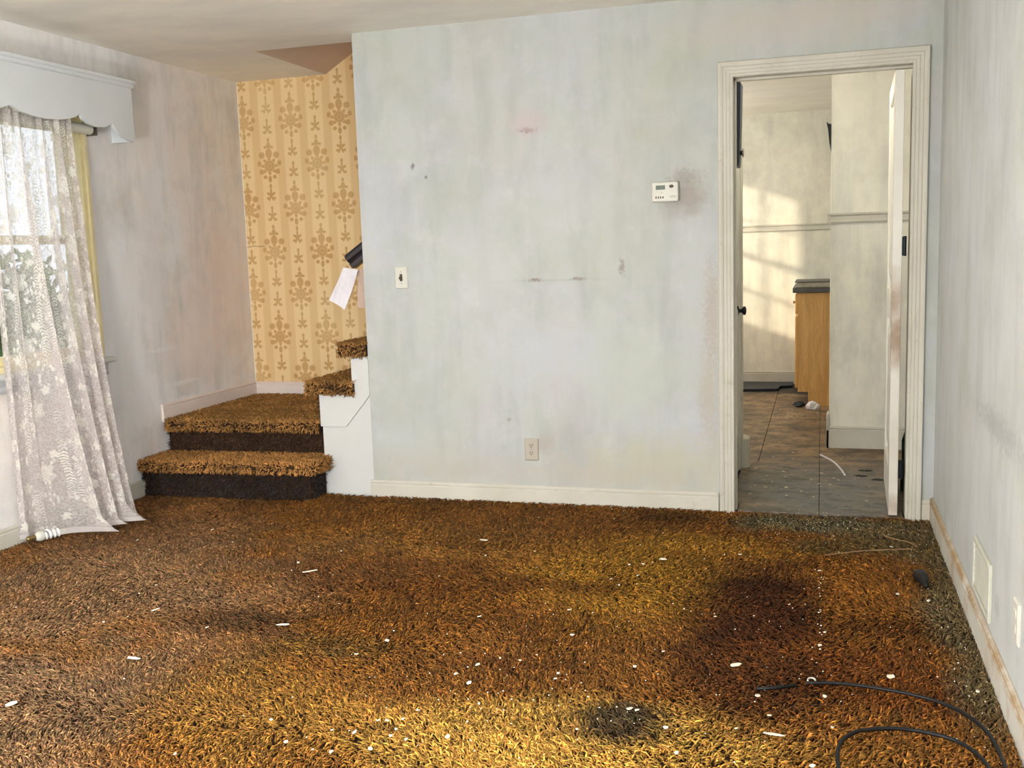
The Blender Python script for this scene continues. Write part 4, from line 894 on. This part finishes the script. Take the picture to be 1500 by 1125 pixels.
CH = [(-2.872, -1.171), (-2.353, -1.844), (-2.137, -2.258), (-2.462, -1.995), (-2.057, -1.963), (-2.28, -2.635), (-2.529, -1.596), (-2.774, -0.826), (-2.558, -0.994), (-1.465, -2.552), (-1.612, -2.786), (-3.029, -1.047), (-2.002, -1.317), (-1.997, -1.028), (-1.435, -0.754), (-1.352, -0.976), (-1.801, -1.883), (-1.381, -1.941), (-1.432, -2.07), (-2.104, -1.216), (-1.267, -2.569), (-1.201, -2.566), (-1.098, -2.526), (-1.097, -2.565), (-1.048, -2.574), (-1.167, -2.488), (-1.143, -2.482), (-1.104, -2.465), (-1.083, -2.404), (-0.945, -2.534), (-1.267, -2.682), (-1.214, -2.681), (-1.357, -2.661), (-1.12, -2.644), (-1.001, -2.199), (-1.019, -2.063), (-0.965, -2.002), (-0.899, -2.004), (-1.062, -2.146), (-0.926, -2.328), (-1.148, -1.665), (-0.616, -0.884), (-0.681, -1.111), (-0.73, -1.237), (-0.774, -1.172), (-0.737, -0.981), (-0.684, -0.962), (-0.315, -0.76), (-0.853, -1.534), (-0.788, -1.765), (-0.458, -1.445), (-0.343, -1.497), (-0.244, -1.898), (-0.472, -1.839), (-0.54, -1.974), (-0.505, -2.263), (-0.483, -2.267), (-0.391, -2.354), (-0.128, -2.22), (-0.116, -2.327), (-0.344, -2.485), (-0.62, -2.415), (-0.757, -2.074), (-0.755, -2.114), (-0.166, -2.102), (-0.102, -1.323), (-0.208, -2.316), (0.287, -0.539), (0.203, -1.886), (0.017, -2.065), (0.035, -2.252), (0.43, -1.94), (0.003, -1.685), (0.018, -1.569), (0.001, -0.917), (-0.013, -2.474), (0.37, -1.19), (0.271, -1.137)]
SPECIAL = {2: ('short white stick of broken trim lying alone on the brown carpet at left', 0.030, 0.006, 0.15), 1: ('white oblong paint chip on the brown carpet at left', 0.018, 0.008, 0.7),
           5: ('cream paint chip nearest the lower left picture corner', 0.020, 0.012, 0.1), 12: ('white sliver of paint lying in front of the stairs', 0.034, 0.007, 0.2),
           14: ('white sliver of paint below the wall outlet', 0.026, 0.006, -0.35), 16: ('pale sliver of paint left of the small black carpet stain', 0.026, 0.005, 0.1),
           52: ('white paint chip on the darkest red-brown carpet stain', 0.020, 0.010, 0.5), 59: ('long pale strip of paint left of the cable loop', 0.034, 0.007, -0.3),
           41: ('white angular paint chip on the carpet below the thermostat', 0.018, 0.009, -0.4), 55: ('white paint chip on the upper edge of the grey carpet stain', 0.012, 0.010, 0.2),
           71: ('white paint chip lying close to the right baseboard', 0.008, 0.010, 0.0), 68: ('white ring-shaped paint chip above the black cable', 0.012, 0.016, 0.5)}
def chip(i, x, y, a_, b_, rot, label, mat):
    k_ = random.choice((5, 6, 7)); t_ = random.uniform(0.0016, 0.003); pts = []
    for q in range(k_):
        th_ = 2 * math.pi * q / k_ + random.uniform(-0.3, 0.3); s_ = random.uniform(0.75, 1.15); u_, w_ = a_ * s_ * math.cos(th_), b_ * s_ * math.sin(th_)
        pts.append((u_ * math.cos(rot) - w_ * math.sin(rot), u_ * math.sin(rot) + w_ * math.cos(rot)))
    o = MB().loft([[(px_, py_, t_ * zz + 0.05 * px_ * random.uniform(0.8, 1.2)) for px_, py_ in pts] for zz in (0, 1)]).build('paint_chip', mat)
    o.location = (x, y, 0.0045); o.rotation_euler = (random.uniform(-0.25, 0.25), random.uniform(-0.25, 0.25), 0)
    return tag(o, label, 'paint chip', 'paint chips on the carpet')
MARKS = (('beside the lace curtain hem', -3.15, -0.95), ('in front of the carpeted stairs', -2.55, -0.85), ('on the dim carpet at the left', -2.45, -1.75), ('near the lower left picture corner', -1.75, -2.72),
         ('around the small black carpet stain', -1.45, -2.0), ('below the wall outlet', -1.40, -0.95), ('in the cluster at lower middle', -1.10, -2.48), ('at the bottom left of middle', -1.27, -2.66), ('on the carpet right of the middle', -0.98, -2.10),
         ('on golden carpet below the thermostat', -0.72, -1.08), ('on the yellow carpet streak', -0.80, -1.70), ('around the grey carpet stain', -0.52, -2.30), ('between grey and red-brown stains', -0.48, -1.88),
         ('on the red-brown carpet stain', -0.25, -1.40), ('left of the black cable loop', -0.14, -2.25), ('in the pale dotted line', 0.005, -1.50), ('inside the black cable loop', 0.03, -2.2),
         ('in front of the doorway', 0.0, -0.65), ('near the black plug', 0.32, -1.12))
ORD = ('leftmost', 'second from left', 'third from left', 'fourth from left', 'fifth from left', 'sixth from left', 'seventh from left', 'eighth from left', 'ninth from left', 'tenth from left', 'eleventh from left', 'twelfth from left', 'thirteenth from left', 'fourteenth from left')
cells = {}
for i, (x, y) in enumerate(CH):
    if i in SPECIAL:
        lb, a_, b_, rot = SPECIAL[i]; chip(i, x, y, a_, b_, rot, lb, 'crumb')
    else:
        cells.setdefault(min(MARKS, key=lambda k: (k[1] - x) ** 2 + (k[2] - y) ** 2)[0], []).append(i)
for ph_, ids in cells.items():
    def image_x(i):
        d_ = Vector((CH[i][0], CH[i][1] + 4.9367, -1.28)); return d_.dot(rr) / d_.dot(fw)
    ids.sort(key=image_x)
    for k_, i in enumerate(ids):
        lb = ('small white paint chip ' + ph_) if len(ids) == 1 else (ORD[k_] + ' of the small paint chips ' + ph_)
        s_ = random.uniform(0.005, 0.009)
        chip(i, CH[i][0], CH[i][1], s_, s_ * random.uniform(0.6, 0.95), random.uniform(0, 3), lb, 'crumb')
# uncountable crumbs of plaster
m_ = MB()
def crumbs(k, fx, fy, s0, s1, z=0.003):
    for _ in range(k):
        x, y = fx(), fy()
        if not (XL + 0.05 < x < XR - 0.03 and -3.1 < y < 0.10): continue
        if y > -0.03 and not DX0 + 0.02 < x < DX1 - 0.02: continue
        if y > -0.35 and x < -2.5: continue
        s_ = random.uniform(s0, s1); b_ = len(m_.v); zz = z if y < 0 else -0.010
        for q in range(4):
            t_ = 2 * math.pi * q / 4 + random.random(); m_.v.append((x + s_ * math.cos(t_), y + s_ * math.sin(t_), zz + random.uniform(-0.001, 0.001)))
        m_.v.append((x, y, zz + s_ * 0.8)); m_.v.append((x, y, zz - s_ * 0.5))
        for q in range(4):
            m_.f += [(b_ + q, b_ + (q + 1) % 4, b_ + 4), (b_ + (q + 1) % 4, b_ + q, b_ + 5)]
U, G = random.uniform, random.gauss
crumbs(130, lambda: G(-0.55, 0.45), lambda: G(-1.6, 0.7), 0.0010, 0.0034)
crumbs(130, lambda: G(0.0, 0.25), lambda: G(-0.22, 0.22), 0.0010, 0.0034)
crumbs(80, lambda: G(-0.85, 0.35), lambda: G(-2.35, 0.22), 0.0010, 0.0036)
crumbs(26, lambda: G(0.0, 0.008), lambda: U(-1.95, -0.85), 0.0015, 0.004)
crumbs(70, lambda: U(-3.3, 0.4), lambda: U(-3.0, -0.1), 0.0015, 0.0035)
crumbs(50, lambda: G(0.40, 0.05), lambda: U(-2.3, -0.2), 0.0015, 0.004)
co = m_.build('paint_crumbs', 'crumb'); co['kind'] = 'stuff'; tag(co, 'tiny white crumbs of paint and plaster scattered over the carpet', 'debris')
m_ = MB()
for _ in range(70):
    x, y = U(-0.38, 0.25), random.choice((U(0.1, 1.0), U(1.0, 3.4))); s_ = U(0.002, 0.008); b_ = len(m_.v)
    if x > 0.02 and y > 1.6: continue
    for q in range(4):
        t_ = 2 * math.pi * q / 4 + random.random(); m_.v.append((x + s_ * 1.6 * math.cos(t_), y + s_ * math.sin(t_), -0.0105))
    m_.v += [(x, y, -0.0105 + s_ * 0.6), (x, y, -0.0115)]
    for q in range(4): m_.f += [(b_ + q, b_ + (q + 1) % 4, b_ + 4), (b_ + (q + 1) % 4, b_ + q, b_ + 5)]
co = m_.build('floor_crumbs', 'chip_tan'); co['kind'] = 'stuff'; tag(co, 'pale crumbs of debris scattered over the kitchen floor', 'debris')
